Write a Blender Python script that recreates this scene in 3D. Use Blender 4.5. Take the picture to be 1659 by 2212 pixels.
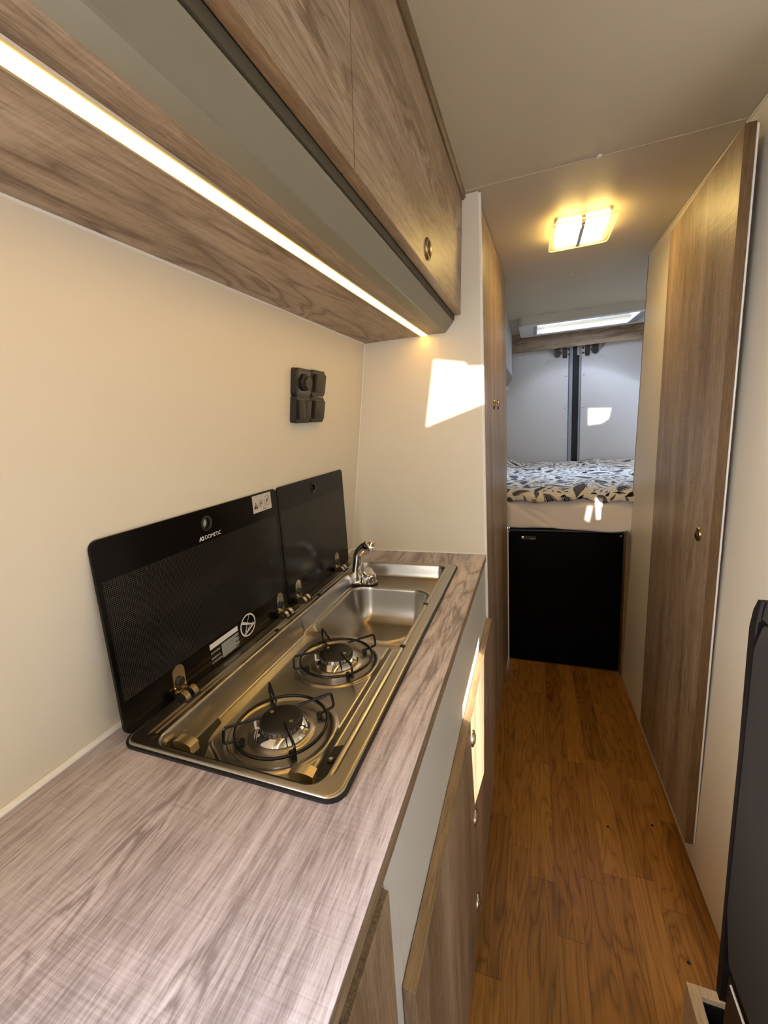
import bpy, bmesh, math, random
import numpy as np
from mathutils import Vector, Matrix

for o in list(bpy.data.objects):
    bpy.data.objects.remove(o)
SC = bpy.context.scene
COL = SC.collection
random.seed(7)
RNG = np.random.default_rng(11)

# ------------------------------------------------------------------ camera
R = (0.9325, 0.3547, -0.0687); U = (-0.0029, 0.1975, 0.9803); F = (-0.3613, 0.9139, -0.1852)
CAM = (0.6290, -0.3926, 1.3431)
cd = bpy.data.cameras.new('camera'); cam = bpy.data.objects.new('camera', cd); COL.objects.link(cam)
m = Matrix(((R[0], U[0], -F[0], CAM[0]), (R[1], U[1], -F[1], CAM[1]), (R[2], U[2], -F[2], CAM[2]), (0, 0, 0, 1)))
cam.matrix_world = m
cd.sensor_fit = 'VERTICAL'; cd.sensor_height = 36.0; cd.lens = 927.85 / 2212 * 36.0
cd.shift_x = 38.26 / 2212; cd.shift_y = -12.09 / 2212
cd.clip_start = 0.02
SC.camera = cam

# ------------------------------------------------------------------ look
SC.view_settings.view_transform = 'Standard'; SC.view_settings.look = 'None'
SC.view_settings.exposure = 0.0; SC.view_settings.gamma = 1.0; SC.view_settings.use_curve_mapping = False

# ------------------------------------------------------------------ world: hazy daylight, brighter ahead of the van
WORLD_FRONT = (6.2, 6.2, 6.8); WORLD_SIDE = (1.5, 1.65, 2.0); WORLD_LEFT = (28.0, 30.0, 35.0); WORLD_TOP = (23.0, 28.0, 36.0); WORLD_SKY = (0.50, 0.64, 0.92); WORLD_GLARE = (5.0, 5.3, 5.6)
w = bpy.data.worlds.new('sky'); SC.world = w; w.use_nodes = True
nt = w.node_tree; nt.nodes.clear()
def N(t, typ, **k):
    n = t.nodes.new(typ)
    for a, b in k.items(): setattr(n, a, b)
    return n
out = N(nt, 'ShaderNodeOutputWorld'); bg = N(nt, 'ShaderNodeBackground')
tc = N(nt, 'ShaderNodeTexCoord'); sp = N(nt, 'ShaderNodeSeparateXYZ')
nt.links.new(tc.outputs['Generated'], sp.inputs[0])
def ramp(src, a, b):
    n = N(nt, 'ShaderNodeMapRange'); n.interpolation_type = 'SMOOTHSTEP'; n.inputs[1].default_value = a; n.inputs[2].default_value = b
    nt.links.new(src, n.inputs[0]); return n.outputs[0]
def over(base, col, fac):
    n = N(nt, 'ShaderNodeMix', data_type='RGBA'); nt.links.new(fac, n.inputs[0]); n.inputs[7].default_value = (*col, 1)
    if isinstance(base, tuple): n.inputs[6].default_value = (*base, 1)
    else: nt.links.new(base, n.inputs[6])
    return n.outputs[2]
noi = N(nt, 'ShaderNodeTexNoise'); noi.inputs['Scale'].default_value = 9.0; noi.inputs['Detail'].default_value = 4
nt.links.new(tc.outputs['Generated'], noi.inputs['Vector'])
ad = N(nt, 'ShaderNodeMath', operation='MULTIPLY_ADD'); ad.inputs[1].default_value = 0.09
nt.links.new(noi.outputs['Fac'], ad.inputs[0]); nt.links.new(sp.outputs['X'], ad.inputs[2])
ab = N(nt, 'ShaderNodeMath', operation='ABSOLUTE'); nt.links.new(sp.outputs['X'], ab.inputs[0])
c_ = over(WORLD_SKY, WORLD_GLARE, ramp(ad.outputs[0], 0.185, 0.125))      # blue sky astern with a bright cloud
c_ = over(c_, WORLD_TOP, ramp(sp.outputs['Z'], 0.30, 0.55))               # bright haze overhead
c_ = over(c_, WORLD_FRONT, ramp(sp.outputs['Y'], 0.55, 0.0))
c_ = over(c_, WORLD_SIDE, ramp(ab.outputs[0], 0.45, 0.80))
c_ = over(c_, WORLD_LEFT, ramp(sp.outputs['X'], -0.35, -0.65))
nt.links.new(c_, bg.inputs['Color']); nt.links.new(bg.outputs[0], out.inputs['Surface'])

# ------------------------------------------------------------------ daylight portals in the window openings, added spots for the sun patches
def portal(loc, rot, sx, sy):
    l = bpy.data.lights.new('daylight_portal', 'AREA'); l.shape = 'RECTANGLE'; l.size = sx; l.size_y = sy
    l.cycles.is_portal = True
    o = bpy.data.objects.new('daylight_portal', l); COL.objects.link(o); o.location = loc; o.rotation_euler = rot
PI = math.pi
portal((0.27, -1.97, 1.35), (PI / 2, 0, 0), 0.50, 0.80)          # windscreen: faces +Y
portal((1.79, -0.95, 0.875), (0, PI / 2, 0), 0.95, 1.30)          # sliding door: faces -X
portal((0.955, 3.20, 2.05), (0, 0, 0), 0.64, 0.48)               # roof window: faces down
portal((1.82, 2.75, 1.18), (0, PI / 2, 0), 0.24, 0.60)          # rear side window on the right: faces -X
portal((0.0, -1.075, 1.28), (0, -PI / 2, 0), 0.52, 1.18)       # cab side window on the left, lengthened to let in more light: faces +X
def beam(src, dst, power, angle, size=0.004, col=(1, 0.93, 0.80)):
    l = bpy.data.lights.new('sun_patch_spot', 'SPOT'); l.energy = power; l.spot_size = angle; l.spot_blend = 0.0
    l.shadow_soft_size = size; l.color = col
    o = bpy.data.objects.new('sun_patch_spot', l); COL.objects.link(o); o.location = src
    o.rotation_euler = (Vector(dst) - Vector(src)).to_track_quat('-Z', 'Y').to_euler()
# added spot lamps outside the van; holes cut in unseen walls shape sun patches
BEAMS = [   # source, wall whose cut holes it enters by, lit patches, power
    dict(src=(1.35, -7.5, 2.75), wall='front', polys=[[(0.332, 1.033, 1.534), (0.431, 1.033, 1.514), (0.435, 1.033, 1.502), (0.50, 1.033, 1.497), (0.50, 1.033, 1.390), (0.383, 1.033, 1.352), (0.298, 1.033, 1.324)]], power=8000, size=0.012),
    dict(src=(6.5, -2.05, 2.2), wall='outer', polys=[[(0.4984, 0.822, 0.70), (0.4984, 0.78, 0.655), (0.4984, 0.760, 0.52), (0.4984, 0.725, 0.321), (0.4984, 0.523, 0.409), (0.4984, 0.488, 0.62), (0.4984, 0.49, 0.70)]], power=12000, size=0.012),
    dict(src=(0.15, -7.5, 1.90), wall='front', polys=[[(1.045, 3.6, 1.354), (1.215, 3.6, 1.345), (1.20, 3.6, 1.262), (1.15, 3.6, 1.225), (1.048, 3.6, 1.216)]], power=6500, size=0.010),
    dict(src=(0.70, -7.5, 2.10), wall='front', polys=[[(0.913, 1.93, 0.92), (0.977, 1.93, 0.91), (0.978, 1.93, 0.835), (0.95, 1.93, 0.815), (0.921, 1.93, 0.811)], [(0.880, 1.93, 0.878), (0.904, 1.93, 0.878), (0.889, 1.93, 0.796), (0.870, 1.93, 0.81)]], power=8000, size=0.010),
]
YFRONT = -1.95; XOUT = 1.80
PATCH_HOLES = {'front': [], 'outer': []}  # holes cut to the outline of each spot's lit patch
for b in BEAMS:
    s = Vector(b['src']); allp = []
    for poly in b['polys']:
        pl = [Vector(p) for p in poly]; allp += pl
        if b['wall'] == 'front':
            q = [s + (p - s) * ((YFRONT - s.y) / (p.y - s.y)) for p in pl]; PATCH_HOLES['front'].append([(v.x, v.z) for v in q])
        else:
            q = [s + (p - s) * ((XOUT - s.x) / (p.x - s.x)) for p in pl]; PATCH_HOLES['outer'].append([(v.y, v.z) for v in q])
    c = sum(allp, Vector()) / len(allp)
    half = max((p - s).normalized().angle((c - s).normalized()) for p in allp)
    beam(b['src'], c, b['power'], 2 * half * 1.08, b['size'])

# ------------------------------------------------------------------ mesh helpers (all coordinates are world coordinates)
def wloc(o):
    v = Vector((0, 0, 0))
    while o is not None:
        v += o.location; o = o.parent
    return v
def obj(name, bm, mat, parent=None, smooth=False, origin=None):
    """link the bmesh as ONE mesh object; its vertices were given in world coordinates"""
    me = bpy.data.meshes.new(name)
    bmesh.ops.recalc_face_normals(bm, faces=bm.faces)
    if parent is not None:
        off = wloc(parent)
    else:
        if origin is None:
            xs = [v.co for v in bm.verts]
            off = Vector(((min(v.x for v in xs) + max(v.x for v in xs)) / 2, (min(v.y for v in xs) + max(v.y for v in xs)) / 2, min(v.z for v in xs)))
        else: off = Vector(origin)
    bmesh.ops.translate(bm, verts=bm.verts, vec=-off)
    bm.to_mesh(me); bm.free()
    mats = mat if isinstance(mat, (list, tuple)) else [mat]
    for mm in mats: me.materials.append(mm)
    if smooth:
        for p in me.polygons: p.use_smooth = True
        if smooth != 'all':
            me.set_sharp_from_angle(angle=math.radians(38))
    o = bpy.data.objects.new(name, me); COL.objects.link(o)
    if parent is not None: o.parent = parent
    else: o.location = off
    return o
def thing(name, label, cat, loc, group=None):
    o = bpy.data.objects.new(name, None); COL.objects.link(o); o.location = loc
    o.empty_display_size = 0.05
    o['label'] = label; o['category'] = cat
    if group: o['group'] = group
    return o
def tag(o, label, cat, group=None):
    o['label'] = label; o['category'] = cat
    if group: o['group'] = group
    return o
def struct(name, bm, mat, smooth=False):
    o = obj(name, bm, mat, None, smooth); o['kind'] = 'structure'
    return o
def B(): return bmesh.new()
def box(bm, x0, x1, y0, y1, z0, z1, bev=0.0, seg=2, mi=0):
    vs = [bm.verts.new(p) for p in ((x0, y0, z0), (x1, y0, z0), (x1, y1, z0), (x0, y1, z0), (x0, y0, z1), (x1, y0, z1), (x1, y1, z1), (x0, y1, z1))]
    fs = [bm.faces.new([vs[i] for i in f]) for f in ((3, 2, 1, 0), (4, 5, 6, 7), (0, 1, 5, 4), (1, 2, 6, 5), (2, 3, 7, 6), (3, 0, 4, 7))]
    for f in fs: f.material_index = mi
    if bev > 0:
        es = list({e for f in fs for e in f.edges})
        bmesh.ops.bevel(bm, geom=es, offset=bev, segments=seg, affect='EDGES', profile=0.5)
    return bm
def hexa(bm, p, bev=0.0):
    """a box from eight corners: bottom four, then top four"""
    vs = [bm.verts.new(q) for q in p]
    fs = [bm.faces.new([vs[i] for i in f]) for f in ((3, 2, 1, 0), (4, 5, 6, 7), (0, 1, 5, 4), (1, 2, 6, 5), (2, 3, 7, 6), (3, 0, 4, 7))]
    if bev > 0:
        bmesh.ops.bevel(bm, geom=list({e for f in fs for e in f.edges}), offset=bev, segments=2, affect='EDGES', profile=0.5)
    return bm
def prism(bm, pts, axis, a, b, mi=0):
    """polygon pts (2D in the two other axes) extruded from a to b along axis"""
    def P(u, v, t):
        return {'x': (t, u, v), 'y': (u, t, v), 'z': (u, v, t)}[axis]
    v0 = [bm.verts.new(P(u, v, a)) for u, v in pts]; v1 = [bm.verts.new(P(u, v, b)) for u, v in pts]
    n = len(pts); fs = [bm.faces.new(v0), bm.faces.new(v1[::-1])]
    for i in range(n): fs.append(bm.faces.new((v0[i], v0[(i + 1) % n], v1[(i + 1) % n], v1[i])))
    for f in fs: f.material_index = mi
    return bm
def rrect(u0, u1, v0, v1, r, n=6):
    pts = []
    for cx, cy, a0 in ((u1 - r, v1 - r, 0), (u0 + r, v1 - r, 90), (u0 + r, v0 + r, 180), (u1 - r, v0 + r, 270)):
        for k in range(n + 1):
            a = math.radians(a0 + 90 * k / n); pts.append((cx + r * math.cos(a), cy + r * math.sin(a)))
    return pts
def lathe(bm, prof, c, axis=(0, 0, 1), n=32, mi=0):
    """profile of (radius, height) revolved about the axis through c"""
    q = Vector((0, 0, 1)).rotation_difference(Vector(axis).normalized()); c = Vector(c); rings = []
    for r, h in prof:
        if r < 1e-6: rings.append([bm.verts.new(c + q @ Vector((0, 0, h)))])
        else: rings.append([bm.verts.new(c + q @ Vector((r * math.cos(2 * PI * k / n), r * math.sin(2 * PI * k / n), h))) for k in range(n)])
    for A, Bq in zip(rings, rings[1:]):
        for k in range(n):
            k2 = (k + 1) % n
            if len(A) == 1 and len(Bq) == 1: continue
            if len(A) == 1: f = bm.faces.new((A[0], Bq[k], Bq[k2]))
            elif len(Bq) == 1: f = bm.faces.new((A[k], Bq[0], A[k2]))
            else: f = bm.faces.new((A[k], Bq[k], Bq[k2], A[k2]))
            f.material_index = mi
    return bm
def tube(bm, pts, r, n=10, closed=False, caps=True):
    pts = [Vector(p) for p in pts]; m = len(pts); rings = []
    rr = r if isinstance(r, (list, tuple)) else [r] * m
    prev = None
    for i, p in enumerate(pts):
        if closed: t = (pts[(i + 1) % m] - pts[i - 1]).normalized()
        else: t = (pts[min(i + 1, m - 1)] - pts[max(i - 1, 0)]).normalized()
        if prev is None:
            a = Vector((0, 0, 1)) if abs(t.z) < 0.9 else Vector((1, 0, 0))
            u = t.cross(a).normalized()
        else: u = (prev - t * prev.dot(t)).normalized()
        prev = u; v = t.cross(u)
        rings.append([bm.verts.new(p + (u * math.cos(2 * PI * k / n) + v * math.sin(2 * PI * k / n)) * rr[i]) for k in range(n)])
    for i in range(m if closed else m - 1):
        A, C2 = rings[i], rings[(i + 1) % m]
        for k in range(n): bm.faces.new((A[k], A[(k + 1) % n], C2[(k + 1) % n], C2[k]))
    if caps and not closed:
        bm.faces.new(rings[0][::-1]); bm.faces.new(rings[-1])
    return bm
def fillet(pts, r, n=5):
    """round the inner corners of a polyline"""
    pts = [Vector(p) for p in pts]; o = [pts[0]]
    for a, b, c in zip(pts, pts[1:], pts[2:]):
        d1 = (a - b); d2 = (c - b); k = min(r, d1.length * .45, d2.length * .45)
        p1 = b + d1.normalized() * k; p2 = b + d2.normalized() * k
        for i in range(n + 1):
            t = i / n; o.append(p1 * (1 - t) ** 2 + b * 2 * t * (1 - t) + p2 * t * t)
    o.append(pts[-1]); return o
def add_text(bm, s, origin, ux, uy, size, mi=0, align='LEFT'):
    c = bpy.data.curves.new('t', 'FONT'); c.body = s; c.size = size; c.align_x = align
    t = bpy.data.objects.new('t', c); COL.objects.link(t)
    dg = bpy.context.evaluated_depsgraph_get(); me = bpy.data.meshes.new_from_object(t.evaluated_get(dg))
    o = Vector(origin); ux = Vector(ux); uy = Vector(uy)
    vs = [bm.verts.new(o + ux * v.co.x + uy * v.co.y) for v in me.vertices]
    for p in me.polygons:
        try: f = bm.faces.new([vs[i] for i in p.vertices]); f.material_index = mi
        except ValueError: pass
    bpy.data.objects.remove(t); bpy.data.curves.remove(c); bpy.data.meshes.remove(me)

# ------------------------------------------------------------------ materials
def mat(name, col, rough=0.5, metal=0.0, spec=0.5, **k):
    m = bpy.data.materials.new(name); m.use_nodes = True
    b = m.node_tree.nodes['Principled BSDF']
    b.inputs['Base Color'].default_value = (*col, 1); b.inputs['Roughness'].default_value = rough
    b.inputs['Metallic'].default_value = metal; b.inputs['Specular IOR Level'].default_value = spec
    for a, v in k.items(): b.inputs[a].default_value = v
    return m
def bump(m, scale, strength, dist=0.001, detail=2, stretch=None):
    t = m.node_tree; b = t.nodes['Principled BSDF']
    tc = N(t, 'ShaderNodeTexCoord'); mp = N(t, 'ShaderNodeMapping'); no = N(t, 'ShaderNodeTexNoise'); bu = N(t, 'ShaderNodeBump')
    if stretch: mp.inputs['Scale'].default_value = stretch
    no.inputs['Scale'].default_value = scale; no.inputs['Detail'].default_value = detail
    bu.inputs['Strength'].default_value = strength; bu.inputs['Distance'].default_value = dist
    t.links.new(tc.outputs['Object'], mp.inputs[0]); t.links.new(mp.outputs[0], no.inputs['Vector'])
    t.links.new(no.outputs['Fac'], bu.inputs['Height']); t.links.new(bu.outputs[0], b.inputs['Normal'])
    return m
def wood(name, dark, mid, light, axis, seed=0.0, cross=0.35, rough=0.42, flame=0.5, wide=1.0, spec=0.45, bumpk=0.45, peaks=()):
    """oak laminate: broad streaks, flame contours, fine fibres along the axis and a light saw-mark weave across it"""
    m = bpy.data.materials.new(name); m.use_nodes = True; t = m.node_tree; b = t.nodes['Principled BSDF']
    L = t.links.new
    ai = 'xyz'.index(axis)
    tc = N(t, 'ShaderNodeTexCoord')
    def sc(along, across):
        mp = N(t, 'ShaderNodeMapping'); s = [across] * 3; s[ai] = along
        mp.inputs['Scale'].default_value = s; mp.inputs['Location'].default_value = (seed * 3.1, seed * 1.7, seed * 2.3)
        L(tc.outputs['Object'], mp.inputs[0]); return mp.outputs[0]
    def noise(v, detail=3, rough_=0.55, dist=0.0):
        n = N(t, 'ShaderNodeTexNoise'); n.inputs['Scale'].default_value = 1; n.inputs['Detail'].default_value = detail
        n.inputs['Roughness'].default_value = rough_; n.inputs['Distortion'].default_value = dist; L(v, n.inputs['Vector']); return n.outputs['Fac']
    def mth(op, a, b_=None, c=None):
        n = N(t, 'ShaderNodeMath', operation=op)
        for i, q in enumerate((a, b_, c)):
            if q is None: continue
            if isinstance(q, (int, float)): n.inputs[i].default_value = q
            else: L(q, n.inputs[i])
        return n.outputs[0]
    broad = noise(sc(1.1 * wide, 12 * wide), 2.5, 0.5, 0.3)
    fl = noise(sc(1.6 * wide, 7.0 * wide), 2, 0.5, 0.9)
    flm = mth('POWER', mth('ABSOLUTE', mth('SINE', mth('MULTIPLY', fl, 30.0))), 0.6)
    gate = N(t, 'ShaderNodeMapRange'); gate.inputs[1].default_value = 0.46; gate.inputs[2].default_value = 0.58
    L(noise(sc(0.9 * wide, 3.2 * wide), 2), gate.inputs[0])
    fib = noise(sc(22, 380), 3, 0.7)
    fib2 = noise(sc(8, 120), 3, 0.65)
    crs = noise(sc(330, 9), 2, 0.6)
    crg = noise(sc(9, 5), 2, 0.5)
    strk = noise(sc(0.55, 42), 3, 0.6)
    v = mth('ADD', mth('MULTIPLY', broad, 0.62), mth('MULTIPLY', strk, 0.20))
    fm = mth('MULTIPLY', mth('MULTIPLY', mth('SUBTRACT', flm, 0.62), gate.outputs[0]), flame * 0.75)
    v = mth('ADD', mth('ADD', v, 0.10), fm)
    v = mth('ADD', v, mth('MULTIPLY', mth('SUBTRACT', fib2, 0.5), 0.42))
    v = mth('ADD', v, mth('MULTIPLY', mth('SUBTRACT', fib, 0.5), 0.62))
    cg = N(t, 'ShaderNodeMapRange'); cg.inputs[1].default_value = 0.42; cg.inputs[2].default_value = 0.68; L(crg, cg.inputs[0])
    v = mth('ADD', v, mth('MULTIPLY', mth('SUBTRACT', crs, 0.45), mth('MULTIPLY', cg.outputs[0], cross * 0.62)))
    pore = N(t, 'ShaderNodeMapRange'); pore.inputs[1].default_value = 0.60; pore.inputs[2].default_value = 0.68; L(noise(sc(26, 620), 2, 0.6), pore.inputs[0])
    v = mth('SUBTRACT', v, mth('MULTIPLY', pore.outputs[0], 0.20))
    saw = noise(sc(150, 4.5), 1, 0.5, 0.6)
    # cathedral figures: nested parabolas along the grain, each in its own patch of the board
    sx = N(t, 'ShaderNodeSeparateXYZ'); L(tc.outputs['Object'], sx.inputs[0])
    wob = noise(sc(9, 30), 3, 0.6)
    for (ca, a0, la, cb, b0, lb, sg) in peaks:
        u = mth('DIVIDE', mth('SUBTRACT', sx.outputs[cb], b0), lb); q = mth('DIVIDE', mth('SUBTRACT', sx.outputs[ca], a0), la)
        u2 = mth('MULTIPLY', u, u)
        p_ = mth('ADD', mth('MULTIPLY', q, 2.2 * sg), mth('ADD', mth('MULTIPLY', u2, 2.0), mth('MULTIPLY', wob, 2.6)))
        st_ = mth('POWER', mth('ABSOLUTE', mth('SINE', mth('MULTIPLY', p_, 3.4))), 0.7)
        mk = mth('MULTIPLY', mth('POWER', 2.718, mth('MULTIPLY', u2, -1.6)), mth('POWER', 2.718, mth('MULTIPLY', mth('MULTIPLY', q, q), -1.3)))
        v = mth('ADD', v, mth('MULTIPLY', mth('SUBTRACT', st_, 0.72), mth('MULTIPLY', mk, 0.42)))
    rp = N(t, 'ShaderNodeValToRGB'); e = rp.color_ramp.elements
    e[0].position = 0.33; e[0].color = (*dark, 1); e[1].position = 0.76; e[1].color = (*light, 1)
    k = e.new(0.54); k.color = (*mid, 1)
    L(v, rp.inputs[0]); L(rp.outputs[0], b.inputs['Base Color'])
    b.inputs['Roughness'].default_value = rough; b.inputs['Specular IOR Level'].default_value = spec
    bu = N(t, 'ShaderNodeBump'); bu.inputs['Strength'].default_value = bumpk; bu.inputs['Distance'].default_value = 0.001
    hb = mth('ADD', mth('MULTIPLY', fib, 0.5), mth('MULTIPLY', saw, 0.9))
    L(hb, bu.inputs['Height']); L(bu.outputs[0], b.inputs['Normal'])
    return m
OAK = dict(dark=(0.150, 0.100, 0.060), mid=(0.300, 0.215, 0.138), light=(0.440, 0.335, 0.232))
M = {}
M['oak_y'] = wood('oak_lengthwise', **OAK, axis='y', seed=1.3, peaks=(('Y', .42, .32, 'Z', .232, .045, -1), ('Y', -.10, .25, 'Z', .13, .05, -1)))
M['oak_top'] = wood('oak_worktop', (0.235, 0.192, 0.196), (0.425, 0.370, 0.380), (0.610, 0.550, 0.570), 'y', seed=4.2, cross=0.55, wide=0.8, rough=0.36, flame=0.5, peaks=(('Y', -.175, .15, 'X', -.040, .028, 1), ('Y', -.30, .16, 'X', .12, .03, 1), ('Y', .45, .3, 'X', .215, .02, -1)))
M['oak_z'] = wood('oak_upright', **OAK, axis='z', seed=2.1, cross=0.45, flame=0.15)
M['oak_x'] = wood('oak_crosswise', **OAK, axis='x', seed=5.7)
M['oak_edge'] = wood('oak_edging', (0.20, 0.125, 0.06), (0.33, 0.215, 0.11), (0.45, 0.31, 0.17), 'y', seed=3.3, cross=0.1, flame=0.0)
M['oak_edge_z'] = wood('oak_edging_upright', (0.10, 0.052, 0.018), (0.165, 0.092, 0.034), (0.235, 0.140, 0.060), 'z', seed=3.9, cross=0.1, flame=0.0)
M['oak_trim'] = wood('oak_trim', (0.085, 0.052, 0.026), (0.145, 0.092, 0.050), (0.21, 0.14, 0.08), 'y', seed=8.3, cross=0.1, flame=0.0)
M['oak_pale'] = wood('oak_pale', (0.30, 0.21, 0.12), (0.42, 0.31, 0.19), (0.55, 0.43, 0.29), 'y', seed=6.9, cross=0.1, flame=0.0)
M['white'] = bump(mat('white_laminate', (0.78, 0.715, 0.58), 0.38, spec=0.35), 900, 0.10, 0.0005)
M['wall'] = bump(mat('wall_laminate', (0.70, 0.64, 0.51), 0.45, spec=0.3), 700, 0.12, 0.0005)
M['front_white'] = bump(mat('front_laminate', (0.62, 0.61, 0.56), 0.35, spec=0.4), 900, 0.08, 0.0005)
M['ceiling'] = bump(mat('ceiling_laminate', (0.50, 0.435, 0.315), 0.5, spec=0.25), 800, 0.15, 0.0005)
M['grey'] = bump(mat('grey_metal_coat', (0.23, 0.208, 0.148), 0.48, spec=0.25), 1200, 0.10, 0.0004)
M['railshade'] = mat('painted_rail_shade', (0.085, 0.072, 0.048), 0.6, spec=0.2)  # rail colour darkened to hold the shade under the door
M['bead'] = mat('white_sealant', (0.80, 0.77, 0.70), 0.4)
M['van'] = bump(mat('van_door_trim', (0.60, 0.61, 0.62), 0.42, spec=0.4), 500, 0.15, 0.0006)
M['vanframe'] = mat('van_door_steel', (0.26, 0.31, 0.37), 0.3, spec=0.5)
M['black'] = mat('black_plastic', (0.012, 0.011, 0.010), 0.35)
M['switch'] = mat('black_switch', (0.022, 0.018, 0.013), 0.45, spec=0.35)
M['switch2'] = mat('black_rocker', (0.040, 0.033, 0.022), 0.5, spec=0.35)
M['rubber'] = mat('black_rubber', (0.008, 0.008, 0.010), 0.45, spec=0.4)
M['enamel'] = mat('black_enamel', (0.006, 0.006, 0.007), 0.24, spec=0.4)
M['capblack'] = mat('matt_black_enamel', (0.010, 0.009, 0.008), 0.42, spec=0.4)
M['fridge'] = mat('black_fridge', (0.0010, 0.0010, 0.0011), 0.25, spec=0.08)
M['steel'] = bump(mat('satin_steel', (0.45, 0.425, 0.385), 0.29, 1.0), 60, 0.05, 0.0008, 2)
M['chrome'] = mat('chrome', (0.78, 0.76, 0.73), 0.07, 1.0)
M['brass'] = mat('satin_champagne_metal', (0.66, 0.58, 0.40), 0.36, 1.0)
M['hinge'] = mat('hinge_steel', (0.68, 0.60, 0.46), 0.16, 1.0)
M['knobm'] = mat('bronze_knob', (0.36, 0.27, 0.15), 0.3, 1.0)
M['knobn'] = mat('nickel_knob', (0.55, 0.50, 0.42), 0.25, 1.0)
M['print'] = mat('white_print', (0.70, 0.70, 0.68), 0.5)
M['stick'] = mat('pale_sticker', (0.52, 0.48, 0.43), 0.5)
M['ink'] = mat('black_ink', (0.012, 0.008, 0.010), 0.5)
M['inkb'] = mat('brown_ink', (0.09, 0.06, 0.035), 0.5)
M['sheet'] = bump(mat('beige_sheet', (0.80, 0.73, 0.66), 0.85, spec=0.1), 1500, 0.15, 0.0005)
M['seat'] = bump(mat('grey_seat_fabric', (0.036, 0.030, 0.025), 0.85, spec=0.15), 1400, 0.3, 0.0006)
M['seatblack'] = mat('black_seat_shell', (0.006, 0.004, 0.004), 0.6, spec=0.2)
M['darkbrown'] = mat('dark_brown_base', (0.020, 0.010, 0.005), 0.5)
M['offwhite'] = mat('off_white_plastic', (0.66, 0.66, 0.62), 0.35)
M['alu'] = mat('aluminium', (0.62, 0.56, 0.48), 0.3, 1.0)
def emis(name, col, s):
    m = bpy.data.materials.new(name); m.use_nodes = True; t = m.node_tree; t.nodes.clear()
    e = N(t, 'ShaderNodeEmission'); o = N(t, 'ShaderNodeOutputMaterial'); e.inputs[0].default_value = (*col, 1); e.inputs[1].default_value = s
    t.links.new(e.outputs[0], o.inputs[0]); return m
M['led'] = emis('led_diffuser', (1.0, 0.54, 0.085), 17.0)
M['bulb'] = emis('lamp_led', (1.0, 0.67, 0.21), 31.0)
def glass(name, tint=(1, 1, 1), gloss=0.06, rough=0.03):
    m = bpy.data.materials.new(name); m.use_nodes = True; t = m.node_tree; t.nodes.clear()
    o = N(t, 'ShaderNodeOutputMaterial'); tr = N(t, 'ShaderNodeBsdfTransparent'); g = N(t, 'ShaderNodeBsdfGlossy'); mx = N(t, 'ShaderNodeMixShader')
    fr = N(t, 'ShaderNodeLayerWeight'); fr.inputs['Blend'].default_value = 0.25
    tr.inputs[0].default_value = (*tint, 1); g.inputs['Roughness'].default_value = rough
    t.links.new(fr.outputs['Fresnel'], mx.inputs[0]); t.links.new(tr.outputs[0], mx.inputs[1]); t.links.new(g.outputs[0], mx.inputs[2]); t.links.new(mx.outputs[0], o.inputs[0])
    return m
M['pane'] = glass('clear_pane', (0.93, 0.96, 1.0)); M['lampglass'] = glass('lamp_glass', (0.97, 0.95, 0.9))
def frosty(name, col, k):
    """clear plastic that picks up the lamp's own light a little"""
    m = bpy.data.materials.new(name); m.use_nodes = True; t = m.node_tree; t.nodes.clear()
    o = N(t, 'ShaderNodeOutputMaterial'); tr = N(t, 'ShaderNodeBsdfTransparent'); d = N(t, 'ShaderNodeBsdfTranslucent'); df = N(t, 'ShaderNodeBsdfDiffuse'); a = N(t, 'ShaderNodeMixShader'); mx = N(t, 'ShaderNodeMixShader')
    d.inputs[0].default_value = (*col, 1); df.inputs[0].default_value = (*col, 1); a.inputs[0].default_value = .5; mx.inputs[0].default_value = k
    t.links.new(d.outputs[0], a.inputs[1]); t.links.new(df.outputs[0], a.inputs[2]); t.links.new(tr.outputs[0], mx.inputs[1]); t.links.new(a.outputs[0], mx.inputs[2]); t.links.new(mx.outputs[0], o.inputs[0])
    return m
M['lampplate'] = frosty('lamp_plate', (.85, .82, .74), .22); M['lampedge'] = frosty('lamp_plate_edge', (.9, .87, .8), .75)
# black hob glass with a fine dot matrix print
def lidmat(name, y0, y1, z0, z1):
    m = mat(name, (0.0030, 0.0026, 0.0026), 0.16, spec=0.20); t = m.node_tree; b = t.nodes['Principled BSDF']; L = t.links.new
    tc = N(t, 'ShaderNodeTexCoord'); sp = N(t, 'ShaderNodeSeparateXYZ'); L(tc.outputs['Object'], sp.inputs[0])
    def mth(op, a, b_=None):
        n = N(t, 'ShaderNodeMath', operation=op)
        for i, q in enumerate((a, b_)):
            if q is None: continue
            if isinstance(q, (int, float)): n.inputs[i].default_value = q
            else: L(q, n.inputs[i])
        return n.outputs[0]
    def cell(s): return mth('SUBTRACT', mth('FRACT', mth('MULTIPLY', s, 1 / 0.0030)), 0.5)
    a = cell(sp.outputs['Y']); c = cell(sp.outputs['Z'])
    d = mth('ADD', mth('MULTIPLY', a, a), mth('MULTIPLY', c, c))
    dot = mth('LESS_THAN', d, 0.085)
    for ax, lo, hi in (('Y', y0, y1), ('Z', z0, z1)):
        dot = mth('MULTIPLY', dot, mth('MULTIPLY', mth('GREATER_THAN', sp.outputs[ax], lo), mth('LESS_THAN', sp.outputs[ax], hi)))
    mx = N(t, 'ShaderNodeMix', data_type='RGBA'); mx.inputs[6].default_value = (0.0030, 0.0026, 0.0026, 1); mx.inputs[7].default_value = (0.055, 0.050, 0.043, 1)
    L(dot, mx.inputs[0]); L(mx.outputs[2], b.inputs['Base Color'])
    return m
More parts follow.
